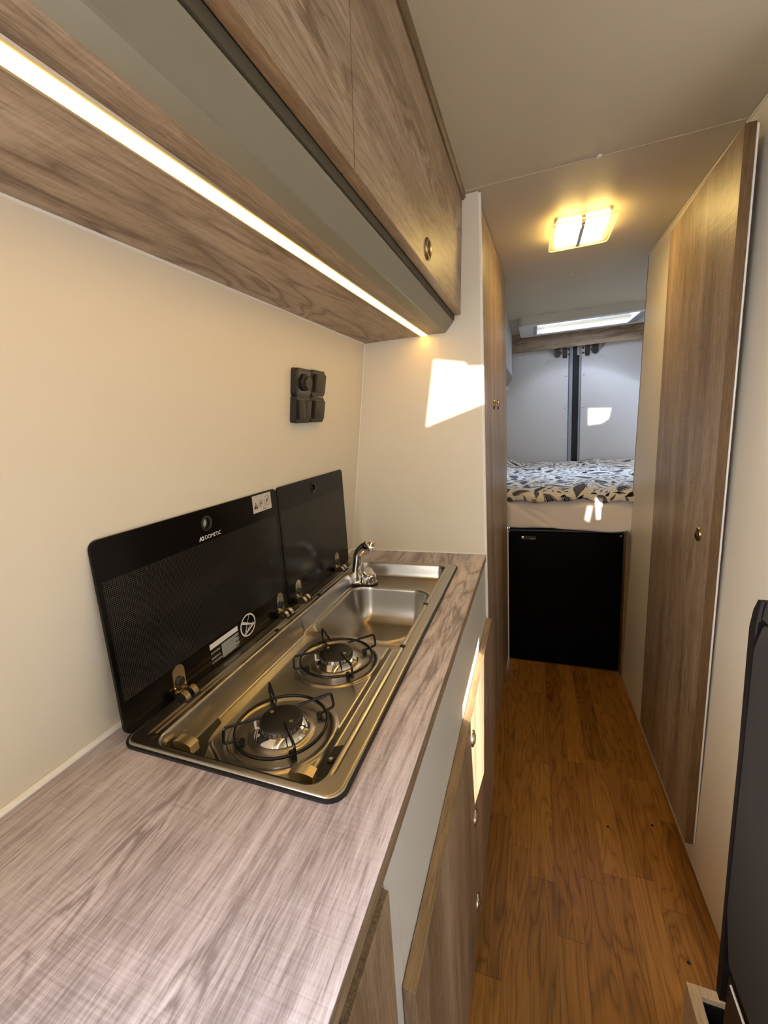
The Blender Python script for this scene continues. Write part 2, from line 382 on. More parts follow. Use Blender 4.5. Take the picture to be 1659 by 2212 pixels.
# floor: narrow oak strips laid lengthwise
def floormat():
    m = bpy.data.materials.new('oak_strip_floor'); m.use_nodes = True; t = m.node_tree; b = t.nodes['Principled BSDF']; L = t.links.new
    tc = N(t, 'ShaderNodeTexCoord'); sp = N(t, 'ShaderNodeSeparateXYZ'); L(tc.outputs['Object'], sp.inputs[0])
    def mth(op, a, b_=None, c=None):
        n = N(t, 'ShaderNodeMath', operation=op)
        for i, q in enumerate((a, b_, c)):
            if q is None: continue
            if isinstance(q, (int, float)): n.inputs[i].default_value = q
            else: L(q, n.inputs[i])
        return n.outputs[0]
    W_, Ln = 0.066, 0.46
    xs = mth('DIVIDE', sp.outputs['X'], W_); col = mth('FLOOR', xs)
    wn = N(t, 'ShaderNodeTexWhiteNoise', noise_dimensions='1D'); L(col, wn.inputs['W'])
    ys = mth('ADD', mth('DIVIDE', sp.outputs['Y'], Ln), mth('MULTIPLY', wn.outputs['Value'], 7.0)); row = mth('FLOOR', ys)
    wn2 = N(t, 'ShaderNodeTexWhiteNoise', noise_dimensions='2D'); cv = N(t, 'ShaderNodeCombineXYZ'); L(col, cv.inputs[0]); L(row, cv.inputs[1]); L(cv.outputs[0], wn2.inputs['Vector'])
    # grain, shifted per strip
    off = N(t, 'ShaderNodeVectorMath', operation='MULTIPLY_ADD'); off.inputs[1].default_value = (5, 5, 5); L(wn2.outputs['Color'], off.inputs[0]); L(tc.outputs['Object'], off.inputs[2])
    def noise(sx, sy, detail, dist=0.0):
        mp = N(t, 'ShaderNodeMapping'); mp.inputs['Scale'].default_value = (sx, sy, 1); L(off.outputs[0], mp.inputs[0])
        n = N(t, 'ShaderNodeTexNoise'); n.inputs['Scale'].default_value = 1; n.inputs['Detail'].default_value = detail; n.inputs['Distortion'].default_value = dist
        L(mp.outputs[0], n.inputs['Vector']); return n.outputs['Fac']
    fl = noise(13, 1.7, 2, 0.7)
    flm = mth('POWER', mth('ABSOLUTE', mth('SINE', mth('MULTIPLY', fl, 34))), 0.5)
    fib = noise(230, 6, 3)
    v = mth('ADD', mth('MULTIPLY', flm, 0.30), mth('MULTIPLY', fib, 0.55))
    v = mth('ADD', v, mth('MULTIPLY', wn2.outputs['Value'], 0.26))
    rp = N(t, 'ShaderNodeValToRGB'); e = rp.color_ramp.elements
    e[0].position = 0.25; e[0].color = (0.080, 0.029, 0.0045, 1); e[1].position = 0.95; e[1].color = (0.40, 0.185, 0.038, 1)
    k = e.new(0.58); k.color = (0.235, 0.098, 0.016, 1)
    L(v, rp.inputs[0])
    fx = mth('FRACT', xs); fy = mth('FRACT', ys)
    jx = mth('LESS_THAN', mth('MINIMUM', fx, mth('SUBTRACT', 1, fx)), 0.010); jy = mth('LESS_THAN', mth('MINIMUM', fy, mth('SUBTRACT', 1, fy)), 0.0016)
    mx = N(t, 'ShaderNodeMix', data_type='RGBA'); mx.inputs[7].default_value = (0.05, 0.02, 0.007, 1); L(rp.outputs[0], mx.inputs[6])
    L(mth('MULTIPLY', mth('MAXIMUM', jx, jy), 0.6), mx.inputs[0]); L(mx.outputs[2], b.inputs['Base Color'])
    b.inputs['Roughness'].default_value = 0.38; b.inputs['Specular IOR Level'].default_value = 0.35
    bu = N(t, 'ShaderNodeBump'); bu.inputs['Strength'].default_value = 0.1; bu.inputs['Distance'].default_value = 0.001; L(fib, bu.inputs['Height']); L(bu.outputs[0], b.inputs['Normal'])
    return m
M['floor'] = floormat()

# ------------------------------------------------------------------ setting
ZC, ZH, YP = 0.891, 1.985, 1.0328
def xl(z): return 0.1398 * (z - ZC)                    # inner face of the leaning left wall
YB = 3.62                                              # rear doors
b = B(); box(b, -0.25, 1.9, -2.0, YB + .05, -0.03, 0.0); floor = struct('floor', b, M['floor'])
for (x, y) in ((0.9956, 1.0127), (0.9883, 0.6267), (0.8614, 0.9659)):
    b = B(); lathe(b, [(0, 0.0008), (0.004, 0.0008), (0.0045, 0.0)], (x, y, 0.0), n=14); obj('screw_hole', b, M['black'], floor, True)
b = B()
def wl_piece(y0, y1, z0, z1):
    hexa(b, [(xl(z0) - .04, y0, z0), (xl(z0), y0, z0), (xl(z0), y1, z0), (xl(z0) - .04, y1, z0), (xl(z1) - .04, y0, z1), (xl(z1), y0, z1), (xl(z1), y1, z1), (xl(z1) - .04, y1, z1)])
wl_piece(-2.0, -1.68, 0, 2.02); wl_piece(-0.47, YB + .03, 0, 2.02); wl_piece(-1.68, -0.47, 0, 1.00); wl_piece(-1.68, -0.47, 1.56, 2.02); 
wl = struct('wall_left', b, M['wall'])
# ceiling: front panel, rear panel round the roof window, a cover bead at their joint
HX0, HX1, HY0, HY1 = 0.62, 1.30, 2.95, 3.46
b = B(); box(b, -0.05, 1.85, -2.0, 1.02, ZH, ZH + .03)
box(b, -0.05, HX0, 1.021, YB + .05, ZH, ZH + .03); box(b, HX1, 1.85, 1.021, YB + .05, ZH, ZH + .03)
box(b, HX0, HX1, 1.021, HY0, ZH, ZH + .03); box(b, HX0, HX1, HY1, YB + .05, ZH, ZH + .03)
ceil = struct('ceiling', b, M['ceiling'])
b = B(); prism(b, [(1.016, ZH), (1.0175, ZH - .0012), (1.0225, ZH - .0012), (1.024, ZH)], 'x', 0.44, 1.10); obj('joint_strip', b, M['ceiling'], ceil)
for (x, y) in ((0.7962, 2.0596), (0.7861, 1.0154), (0.7406, 2.8235), (1.2308, 2.87)):
    b = B(); lathe(b, [(0, -0.004), (0.005, -0.004), (0.008, 0.0)], (x, y, ZH), n=14); obj('screw_cap', b, M['offwhite'], ceil, True)
# right side: wet-room wall with its far edge, and outer walls
def xr(y, z):
    a = 1.0763 - 0.0170 * (y - .6); c = 1.1005 - 0.0053 * (y - 1.02); return a + (c - a) * z / ZH
YE = 1.925
b = B()
hexa(b, [(xr(.6, 0), .60, 0), (xr(.6, 0) + .035, .60, 0), (xr(YE, 0) + .035, YE, 0), (xr(YE, 0), YE, 0),
         (xr(.6, ZH), .60, ZH), (xr(.6, ZH) + .035, .60, ZH), (xr(YE, ZH) + .035, YE + .03, ZH), (xr(YE, ZH), YE + .03, ZH)])
struct('wall_right', b, M['white'])
b = B(); hexa(b, [(xr(YE, 0) - .001, YE, 0), (xr(YE, 0) + .036, YE, 0), (xr(YE, 0) + .036, YE + .006, 0), (xr(YE, 0) - .001, YE + .006, 0),
                  (xr(YE, ZH) - .001, YE + .03, ZH - .004), (xr(YE, ZH) + .036, YE + .03, ZH - .004), (xr(YE, ZH) + .036, YE + .036, ZH - .004), (xr(YE, ZH) - .001, YE + .036, ZH - .004)])
struct('trim_1', b, M['oak_edge_z'])
b = B(); tube(b, [(xr(.6, ZH) - .0015, .6, ZH - .003), (xr(YE, ZH) - .003, YE + .02, ZH - .003)], .0025, 8); struct('trim_2', b, M['wall'], True)
b = B(); box(b, 1.10, 1.80, 0.565, 0.60, 0, ZH); struct('wall_cross', b, M['wall'])
from mathutils.geometry import tessellate_polygon
def wall_with_holes(name, axis, at, outer, holes, material):
    """a wall sheet with window openings and patch-shaping holes; axis is its normal"""
    loops = [[Vector((u, v, 0)) for u, v in lp] for lp in [outer] + holes]
    flat = [p for lp in loops for p in lp]; b = B()
    vs = [b.verts.new((at, p.x, p.y) if axis == 'x' else (p.x, at, p.y)) for p in flat]
    for tri in tessellate_polygon(loops):
        try: b.faces.new([vs[i] for i in tri])
        except ValueError: pass
    return struct(name, b, material)
SY0, SY1, SZ0, SZ1 = -1.60, -0.30, 0.40, 1.35
wall_with_holes('wall_outer', 'x', XOUT, [(-2.0, -.02), (YB + .03, -.02), (YB + .03, ZH + .01), (-2.0, ZH + .01)], [[(SY0, SZ0), (SY1, SZ0), (SY1, SZ1), (SY0, SZ1)], [(2.45, 1.06), (3.05, 1.06), (3.05, 1.30), (2.45, 1.30)]] + PATCH_HOLES['outer'], M['wall'])
wall_with_holes('wall_front', 'y', YFRONT, [(-0.25, -.02), (1.84, -.02), (1.84, ZH + .01), (-0.25, ZH + .01)], [[(0.02, 0.95), (0.52, 0.95), (0.52, 1.75), (0.02, 1.75)]] + PATCH_HOLES['front'], M['wall'])

# left wall / worktop sealing bead and the faint ring mark
b = B(); tube(b, [(0.004, -0.9, ZC + .003), (0.004, YP, ZC + .003)], .0055, 8); tube(b, [(0.004, YP - .001, ZC + .0015), (0.478, YP - .001, ZC + .0015)], .0028, 8); struct('trim_3', b, M['bead'], True)
b = B(); tube(b, [(xl(1.6105) + .001, -1.05, 1.6105), (xl(1.6105) + .001, YP, 1.6105)], .0028, 8); tube(b, [(xl(ZC) + .001, YP - .001, ZC + .004), (xl(1.61) + .001, YP - .001, 1.61)], .0022, 8); struct('trim_5', b, M['bead'], True)

# ------------------------------------------------------------------ rear of the van
bD = B(); YD = 3.60
def vanpanel(name, x0, x1, zt, notch):
    b = B()
    pts = [(x0, 0.5), (x1, 0.5)]
    if notch == 'r': pts += [(x1, zt - .115), (x1 - .05, zt - .115), (x1 - .13, zt - .105), (x1 - .165, zt - .06), (x1 - .185, zt - .012), (x1 - .20, zt), (x0, zt)]
    else: pts += [(x1, zt), (x0 + .20, zt), (x0 + .185, zt - .012), (x0 + .165, zt - .06), (x0 + .13, zt - .105), (x0 + .05, zt - .115), (x0, zt - .115)]
    prism(b, pts, 'y', YD - .012, YD + .004)
    return b
d2 = struct('door_2', vanpanel('p', 0.10, 0.895, 1.90, 'r'), M['van'])
d3 = struct('door_3', vanpanel('p', 0.990, 1.80, 1.90, 'l'), M['van'])
def child(par, name, b, m_, smooth=False): return obj(name, b, m_, par, smooth)
b = B(); box(b, 0.10, 0.925, YD + .004, YD + .03, 0.4, 1.98); child(d2, 'door_skin', b, M['van'])
b = B(); box(b, 0.980, 1.80, YD + .004, YD + .03, 0.4, 1.98); child(d3, 'door_skin', b, M['van'])
b = B(); prism(b, [(0.897, YD - .004), (0.903, YD - .016), (0.926, YD - .016), (0.934, YD + .03), (0.897, YD + .03)], 'z', 0.45, 1.95); child(d2, 'door_frame', b, M['vanframe'])
b = B(); prism(b, [(0.968, YD + .03), (0.974, YD - .012), (0.984, YD - .012), (0.988, YD - .004), (0.988, YD + .03)], 'z', 0.45, 1.95); child(d3, 'door_frame', b, M['vanframe'])
b = B(); box(b, 0.930, 0.972, YD - .005, YD + .05, 0.4, 1.97, .003); child(d2, 'door_seal', b, M['rubber'])
for (x, z) in ((0.891, 1.629), (0.885, 1.373), (0.882, 1.123), (0.758, 1.74), (0.538, 1.815)):
    b = B(); lathe(b, [(0, .006), (.006, .005), (.010, 0)], (x - .012, YD - .012, z), (0, -1, 0), 14); child(d2, 'trim_clip', b, M['offwhite'], True)
for (x, z) in ((1.006, 1.623), (1.006, 1.37), (1.006, 1.119), (1.006, 0.945), (1.135, 1.749), (1.388, 1.83)):
    b = B(); lathe(b, [(0, .006), (.006, .005), (.010, 0)], (x, YD - .012, z), (0, -1, 0), 14); child(d3, 'trim_clip', b, M['offwhite'], True)
def latch(par, xc, s):
    b = B(); box(b, xc - .075, xc + .045, YD - .006, YD + .01, 1.775, 1.90, .006); child(par, 'latch_plate', b, M['van'])
    b = B(); box(b, xc - .016, xc + .016, YD - .03, YD - .005, 1.765, 1.88, .004); child(par, 'latch', b, M['black'])
    b = B(); prism(b, rrect(xc - s * .055 - .022, xc - s * .055 + .022, 1.775, 1.90, .02), 'y', YD - .026, YD - .005); child(par, 'latch_bracket', b, M['black'])
    for dx, dz in ((s * .03, 1.83), (s * .03, 1.79), (-s * .03, 1.81)):
        b = B(); lathe(b, [(0, .008), (.007, .007), (.009, 0)], (xc + dx, YD - .006, dz), (0, -1, 0), 12); child(par, 'bolt', b, M['black'], True)
latch(d2, 0.868, 1); latch(d3, 1.030, -1)
# wooden beam over the doors
b = B(); box(b, 0.16, 1.80, 3.535, 3.56, 1.842, ZH, .002); struct('trim_4', b, M['oak_x'])
# roof window
win = thing('window_1', '', '', (0.96, 3.13, ZH)); del win['label'], win['category']; win['kind'] = 'structure'
def ringprism(b, o, i, z0, z1):
    """closed frame between outer loop o and inner loop i (same count)"""
    n = len(o)
    vo0 = [b.verts.new((x, y, z0)) for x, y in o]; vi0 = [b.verts.new((x, y, z0)) for x, y in i]
    vo1 = [b.verts.new((x, y, z1)) for x, y in o]; vi1 = [b.verts.new((x, y, z1)) for x, y in i]
    for k in range(n):
        l = (k + 1) % n
        b.faces.new((vo0[k], vo0[l], vi0[l], vi0[k])); b.faces.new((vo1[k], vi1[k], vi1[l], vo1[l]))
        b.faces.new((vo0[k], vo1[k], vo1[l], vo0[l])); b.faces.new((vi0[k], vi0[l], vi1[l], vi1[k]))
def lip(y): return .017 * (y - 2.9) / .575              # the frame hangs lower at its front
b = B(); ringprism(b, rrect(0.535, 1.40, 2.885, 3.49, .05), rrect(0.655, 1.265, 2.955, 3.40, .012), ZH - .056, ZH - .044)
bmesh.ops.bevel(b, geom=[e for e in b.edges if all(abs(v.co.z - (ZH - .056)) < 1e-5 for v in e.verts) and len(e.link_faces) == 2 and e.calc_face_angle() > .5 and not all(.65 < v.co.x < 1.27 and 2.95 < v.co.y < 3.41 for v in e.verts)], offset=.008, segments=4, affect='EDGES')
for v in b.verts: v.co.z += lip(v.co.y)
wf = obj('inner_frame', b, M['offwhite'], win, True)
b = B(); ringprism(b, rrect(0.536, 1.399, 2.886, 3.489, .05), rrect(HX0 - .002, HX1 + .002, HY0 - .03, HY1 + .002, .012), ZH - .045, ZH)
for v in b.verts:
    if v.co.z < ZH - .01: v.co.z += lip(v.co.y)
obj('frame_skirt', b, M['offwhite'], win, True)
def lipbox(name, x0, x1, y0, y1, m_):
    b = B(); prism(b, rrect(x0, x1, y0, y1, min(.012, (x1 - x0) * .4)), 'z', ZH - .0585, ZH - .052)
    for v in b.verts: v.co.z += lip(v.co.y)
    obj(name, b, m_, win)
lipbox('vent_slot', .562, .592, 3.24, 3.40, M['print']); lipbox('vent_slot', 1.345, 1.375, 3.24, 3.40, M['print'])
lipbox('blind_rail', .630, .650, 2.98, 3.41, M['vanframe']); lipbox('blind_rail', 1.268, 1.325, 2.98, 3.39, M['vanframe'])
b = B(); box(b, HX0 + .002, HX1 - .002, HY0 + .002, HY1 - .002, ZH + .001, ZH + .075, .02); obj('pane', b, M['pane'], win, True)

# rear overhead locker with its bevelled base
t = thing('overhead_locker', 'pale overhead locker near the rear doors, half hidden behind the left tall cupboard', 'cupboard', (0.3, 2.75, 1.575))
b = B(); prism(b, [(0.19, ZH), (0.452, ZH), (0.452, 1.67), (0.19, 1.67)], 'y', 1.96, 3.53); obj('body', b, M['oak_y'], t)
b = B(); prism(b, [(0.452, ZH - .004), (0.468, ZH - .004), (0.468, 1.655), (0.452, 1.655)], 'y', 1.965, 3.525); obj('door', b, M['van'], t)
b = B(); prism(b, [(0.17, 1.67), (0.462, 1.652), (0.462, 1.636), (0.430, 1.59), (0.17, 1.59)], 'y', 1.96, 3.53); obj('base_rail', b, M['grey'], t)
t = thing('reading_lamp', 'small round white reading lamp under the rear overhead locker', 'lamp', (0.425, 3.30, 1.59))
b = B(); tube(b, [(0.425, 3.30, 1.59), (0.427, 3.30, 1.57), (0.432, 3.295, 1.555)], .004, 8); obj('stem', b, M['chrome'], t, True)
b = B(); lathe(b, [(0, 0.008), (.012, .006), (.017, -.004), (.012, -.012), (0, -.013)], (0.436, 3.29, 1.543), (.3, -.8, -.4), 20); obj('lamp_head', b, M['offwhite'], t, True)

# bed: base board, sheeted mattress, paisley duvet
b = B(); box(b, 0.20, 1.76, 1.972, 3.57, 0.752, 0.760); tag(obj('bed_base', b, M['white']), 'white bed base board under the mattress, on top of the black fridge', 'bed')
def grid(nx, ny, fn, name, material, parent=None, attr=None, origin=(0, 0, 0), smooth=True):
    """nx x ny grid mesh from fn(i,j arrays)->X,Y,Z"""
    J, I = np.meshgrid(np.arange(ny), np.arange(nx), indexing='ij')
    X, Y, Z = fn(I, J)
    co = np.stack([X - origin[0], Y - origin[1], Z - origin[2]], -1).reshape(-1, 3).astype(np.float32)
    q = (J[:-1, :-1] * nx + I[:-1, :-1]).ravel(); f = np.stack([q, q + 1, q + 1 + nx, q + nx], 1)
    me = bpy.data.meshes.new(name); me.vertices.add(len(co)); me.vertices.foreach_set('co', co.ravel())
    me.loops.add(f.size); me.loops.foreach_set('vertex_index', f.ravel().astype(np.int32))
    me.polygons.add(len(f)); me.polygons.foreach_set('loop_start', np.arange(0, f.size, 4, dtype=np.int32))
    me.polygons.foreach_set('loop_total', np.full(len(f), 4, np.int32))
    me.update(calc_edges=True); me.validate()
    if attr is not None:
        a = me.color_attributes.new('pattern', 'FLOAT_COLOR', 'POINT')
        a.data.foreach_set('color', np.concatenate([attr.reshape(-1, 3), np.ones((len(co), 1))], 1).astype(np.float32).ravel())
    if smooth: me.polygons.foreach_set('use_smooth', np.ones(len(f), bool))
    me.materials.append(material)
    o = bpy.data.objects.new(name, me); COL.objects.link(o)
    if parent is not None: o.parent = parent; o.location = Vector(origin) - wloc(parent)
    else: o.location = origin
    return o
def prof_interp(pts, v):
    """arc length parametrised polyline"""
    p = np.array(pts); s = np.r_[0, np.cumsum(np.hypot(*np.diff(p, axis=0).T))]
    return np.interp(v, s, p[:, 0]), np.interp(v, s, p[:, 1]), s[-1]
def smoothpoly(pts, r, n=8):
    f = fillet([(a, c, 0) for a, c in pts], r, n); return [(p.x, p.y) for p in f]
# mattress with fitted sheet (closed section swept along x, rounded front edge, pulled folds)
mp_ = smoothpoly([(3.50, 0.770), (1.965, 0.770), (1.926, 0.758), (1.927, 0.885), (1.97, 0.915), (3.50, 0.915)], .02)
_, _, LM = prof_interp(mp_, 0)
nx, ny = 170, 190
def fm(I, J):
    x = 0.22 + (1.74 - .22) * I / (nx - 1); Jn = J / (ny - 1)
    s_front = 1.50; vv = np.where(Jn < .08, Jn / .08 * s_front, np.where(Jn < .92, s_front + (Jn - .08) / .84 * .28, s_front + .28 + (Jn - .92) / .08 * (LM - s_front - .28)))
    y, z, _ = prof_interp(mp_, vv)
    fr = np.clip((2.0 - y) / .05, 0, 1)
    y = y + fr * (0.002 * np.sin(x * 17 + z * 25) + .0012 * np.sin(x * 41 - z * 40) + .003 * np.exp(-(((x - .62) * .7 + (z - .83)) / .012) ** 2) + .002 * np.exp(-(((x - .74) * .6 + (z - .80)) / .010) ** 2))
    y = np.where(x < .509, np.maximum(y, 1.936), y)
    sag = -0.016 * np.exp(-((x - .95) / .16) ** 2) + .002 * np.sin(x * 30)
    z = z + fr * np.clip((.83 - z) / .06, 0, 1) * sag
    return x, y, z
mt = grid(nx, ny, fm, 'mattress', M['sheet'], origin=(0.98, 2.7, .768)); tag(mt, 'mattress in a creased beige fitted sheet, on the bed above the black fridge', 'mattress')
# duvet
dp = smoothpoly([(3.56, 0.9215), (2.25, 0.9215), (1.985, 0.919), (1.952, 0.905), (1.914, 0.903), (1.918, 0.938), (1.975, 0.962), (2.10, 0.955), (2.5, 0.948), (3.55, 0.938), (3.565, 0.922)], .05, 10)
_, _, LD = prof_interp(dp, 0)
nx = 500
X0, X1 = 0.34, 1.45
gx = X0 + (X1 - X0) * np.arange(nx) / (nx - 1); gv = np.concatenate([np.linspace(0, 1.58, 30, endpoint=False), np.linspace(1.58, 2.01, 230, endpoint=False), np.linspace(2.01, LD, 480)]); ny = len(gv)
def paisley_colors():
    Cc = np.empty((ny, nx, 3)); Cc[:] = (0.66, 0.62, 0.56)
    GX, GV = np.meshgrid(gx, gv)
    BLK = (0.010, 0.009, 0.012); GRY = (0.10, 0.095, 0.105); TAN = (0.30, 0.20, 0.085); WHT = (0.68, 0.64, 0.58)
    placed = []
    def region(cx, cv, r):
        i0, i1 = np.searchsorted(gx, [cx - r, cx + r]); j0, j1 = np.searchsorted(gv, [cv - r, cv + r]); return slice(j0, j1), slice(i0, i1)
    def paint(sl, mask, col): Cc[sl][mask] = col
    def teardrop(cx, cv, L_, ang, bend, style):
        sl = region(cx, cv, L_); u = GX[sl] - cx; v = GV[sl] - cv
        if u.size == 0: return
        ca, sa = math.cos(ang), math.sin(ang); a = (u * ca + v * sa) / L_ + .5; bb = (-u * sa + v * ca) / L_
        bb = bb - bend * .42 * (1 - a) ** 2.2 + bend * .05
        ac = np.clip(a, 1e-4, 1 - 1e-4); wdt = 0.66 * ac ** 1.05 * (1 - ac) ** 0.5 + .006
        d = np.where((a > 0) & (a < 1), np.abs(bb) / wdt, 9)
        if style == 0: lay = [(1.0, BLK), (.80, WHT), (.66, BLK), (.40, GRY)]
        elif style == 1: lay = [(1.0, BLK), (.84, GRY)]
        elif style == 2: lay = [(1.0, TAN), (.86, WHT), (.70, BLK), (.50, GRY), (.2, BLK)]
        elif style == 3: lay = [(1.0, BLK)]
        else: lay = [(1.0, GRY), (.78, WHT), (.62, GRY)]
        for k, c in lay: paint(sl, d < k, c)
    def flower(cx, cv, r, n, col, core):
        sl = region(cx, cv, r * 1.2); u = GX[sl] - cx; v = GV[sl] - cv
        if u.size == 0: return
        rr = np.hypot(u, v) / r; th = np.arctan2(v, u); e = 0.78 + .22 * np.cos(n * th)
        paint(sl, rr < e, col); paint(sl, rr < e - .16, WHT); paint(sl, (rr < .52), col); paint(sl, rr < .40, WHT if core else col); paint(sl, rr < .26, BLK if core else TAN)
    tries = 0
    kinds = ['t'] * 8 + ['f'] * 1 + ['c'] * 4
    while tries < 16000:
        tries += 1
        big = tries < 900
        k = random.choice(kinds); cx = random.uniform(X0, X1); cv = random.uniform(1.5, LD)
        Lt = {'t': random.uniform(.09, .14) if big else random.uniform(.04, .07), 'f': random.uniform(.018, .028), 'c': random.uniform(.016, .034)}[k]
        rad = Lt * (.385 if k == 't' else 1.02 if k == 'f' else .38)
        if any((cx - a) ** 2 + (cv - c) ** 2 < (rad + r_) ** 2 for a, c, r_ in placed): continue
        placed.append((cx, cv, rad))
        if k == 't': teardrop(cx, cv, Lt, random.uniform(0, 6.28), random.choice((-1, 1)) * random.uniform(.5, 1.3), random.choice((0, 0, 0, 1, 1, 2, 2) if big else (0, 1, 1, 3)))
        elif k == 'f': flower(cx, cv, Lt, random.choice((8, 10, 12)), TAN, random.random() < .6)
        else: teardrop(cx, cv, Lt, random.uniform(0, 6.28), random.choice((-1, 1)) * 1.4, random.choice((3, 1, 4, 3)))
    return Cc
def fd(I, J):
    x = gx[I]; v = gv[J]; y, z, _ = prof_interp(dp, v)
    fr = np.clip((2.12 - y) / .12, 0, 1)
    up = z > .93
    z0_ = z.copy()
    z = z + .007 * np.sin(x * 13 + y * 7) * np.sin(y * 9 - x * 5) * (1 - .4 * fr) + .004 * np.sin(x * 31 + 1.3 * np.sin(y * 14)) + fr * (.008 * np.sin(x * 17 + .6) + .006 * np.sin(x * 43 + 2))
    y = y + fr * (.010 * np.sin(x * 14 + 1.1) + .007 * np.sin(x * 29))
    z = np.where(up | (y < 1.95), z, z0_)
    y = np.where(x < .512, np.maximum(y, 1.937), y)
    z = z + .075 * np.exp(-((x - .38) / .065) ** 2) * np.clip((y - 2.3) / .4, 0, 1) * up
    return x, y, z
pm = bpy.data.materials.new('paisley_cotton'); pm.use_nodes = True
at = N(pm.node_tree, 'ShaderNodeAttribute'); at.attribute_name = 'pattern'
pb = pm.node_tree.nodes['Principled BSDF']; pm.node_tree.links.new(at.outputs['Color'], pb.inputs['Base Color']); pb.inputs['Roughness'].default_value = .85; pb.inputs['Specular IOR Level'].default_value = .1
dv = grid(nx, ny, fd, 'duvet', pm, attr=paisley_colors(), origin=(0.85, 2.7, .92)); tag(dv, 'duvet with black, grey and tan paisley print spread over the bed', 'duvet')

# fridge with its side panels
t = thing('refrigerator', 'black built-in fridge under the bed at the end of the aisle', 'fridge', (0.777, 2.2, 0))
b = B(); box(b, 0.512, 1.040, 1.955, 2.45, 0.004, 0.748); obj('body', b, M['fridge'], t)
b = B(); box(b, 0.509, 1.043, 1.936, 1.954, 0.004, 0.735, .004); dr = obj('door', b, M['fridge'], t)
b = B(); box(b, 0.509, 1.043, 1.934, 1.956, 0.739, 0.751, .003); obj('top_strip', b, M['black'], t)
b = B(); prism(b, rrect(.575, .645, .698, .716, .008), 'y', 1.928, 1.937); h = obj('handle', b, M['black'], dr)
b = B(); lathe(b, [(0, .004), (.007, .003), (.008, 0)], (.580, 1.929, .710), (0, -1, 0), 16); obj('lock', b, M['chrome'], dr, True)
b = B(); prism(b, rrect(.618, .641, .703, .7055, .001), 'y', 1.9272, 1.9282); obj('badge', b, M['knobn'], dr)
b = B(); lathe(b, [(0, .003), (.004, .002), (.005, 0)], (1.032, 1.936, .727), (0, -1, 0), 12); obj('hinge_pin', b, M['chrome'], dr, True)
b = B(); box(b, 1.046, 1.064, 1.888, 2.45, 0, 0.752, .001); tag(obj('side_panel', b, M['oak_edge_z']), 'narrow oak side panel standing on the floor right of the black fridge', 'panel')
b = B(); box(b, 0.5035, 0.5085, 1.934, 2.0, 0, 0.752); tag(obj('filler_strip', b, M['white']), 'thin white filler strip between black fridge and left tall cupboard', 'panel')

# ------------------------------------------------------------------ push-button knobs
def pushknob(parent, c, axis, r=0.019, m1=None, m2=None, h=.0075):
    b = B(); lathe(b, [(r * .6, 0), (r, 0), (r, .002), (r * .94, .0042), (r * .72, .0052), (r * .66, .004)], c, axis, 28); k = obj('knob', b, m1 or M['knobm'], parent, True)
    b = B(); lathe(b, [(r * .62, .001), (r * .62, h - .0015), (r * .5, h), (0, h + .0004)], c, axis, 28); obj('button', b, m2 or M['knobm'], k, True)

# ------------------------------------------------------------------ left tall cupboard behind the partition
t = thing('tall_cabinet', 'floor-to-ceiling oak cupboard left of the aisle, white side panel facing the worktop', 'cupboard', (0.25, 1.45, 0))
def xt(y): return 0.474 + (0.504 - .474) * (y - YP) / (1.93 - YP)
b = B(); prism(b, [(0.06, YP + .016), (xt(YP) - .019, YP + .016), (xt(1.93) - .019, 1.93), (0.06, 1.93)], 'z', 0.0, ZH - .003); obj('body', b, M['white'], t)
b = B(); box(b, 0.0, 0.4800, YP, YP + .016, 0.893, ZH - .002); obj('side_panel', b, M['wall'], t)['label'] = 'white side panel at the end of the worktop'
b = B(); tube(b, [(0.481, YP + .006, 0.0), (0.481, YP + .006, ZH - .006)], .0065, 10); obj('edge_profile', b, M['bead'], t, True)
for y0, y1, yk in ((YP + .018, 1.4695, 1.395), (1.4725, 1.928, 1.545)):
    b = B(); prism(b, [(xt(y0) - .018, y0), (xt(y0), y0), (xt(y1), y1), (xt(y1) - .018, y1)], 'z', 0.025, ZH - .006); dd = obj('door', b, M['oak_z'], t)
    pushknob(dd, (xt(yk), yk, 1.389), (1, 0, 0), .019)
b = B(); box(b, .06, .455, YP + .03, 1.92, 0.0, 0.024); obj('plinth', b, M['oak_z'], t)

# ------------------------------------------------------------------ base cabinets and worktop
t = thing('base_cabinet', 'kitchen base unit with white apron and three oak drawers under the hob', 'cupboard', (0.24, .5, 0))
b = B(); box(b, 0.05, 0.465, 0.001, YP - .002, 0.02, 0.72); box(b, 0.462, 0.480, 0.0, YP - .002, 0.02, 0.8675); obj('body', b, M['front_white'], t)['label'] = 'white carcass and apron'
b = B(); box(b, 0.40, 0.47, 0.01, YP - .01, 0.0, 0.02); obj('plinth', b, M['oak_y'], t)
for z0, z1, zk, yk in ((0.475, 0.6626, 0.607, .508), (0.2445, 0.4742, 0.376, .519), (0.012, 0.2437, 0.117, .522)):
    b = B(); box(b, 0.4815, 0.4984, -.0115, 1.0305, z0, z1, .0008, 1); dd = obj('drawer', b, M['oak_z'], t)
    if z1 > .6: b = B(); box(b, 0.4811, 0.4986, -.0112, 1.0303, z1 - .0004, z1 + .0004); obj('edging', b, M['oak_edge'], dd)
    pushknob(dd, (0.4984, yk, zk), (1, 0, 0), .019, M['knobn'], M['knobn'])
t = thing('base_cabinet', 'kitchen base unit with oak door under the bare near end of the worktop', 'cupboard', (0.24, -.4, 0))
b = B(); box(b, 0.05, 0.467, -.9, -0.0012, 0.02, 0.80); box(b, 0.462, 0.4802, -0.043, -0.0012, 0.02, 0.8675); obj('body', b, M['front_white'], t)['label'] = 'white carcass and front post'
b = B(); box(b, 0.40, 0.46, -.89, -0.01, 0.0, 0.02); obj('plinth', b, M['oak_y'], t)
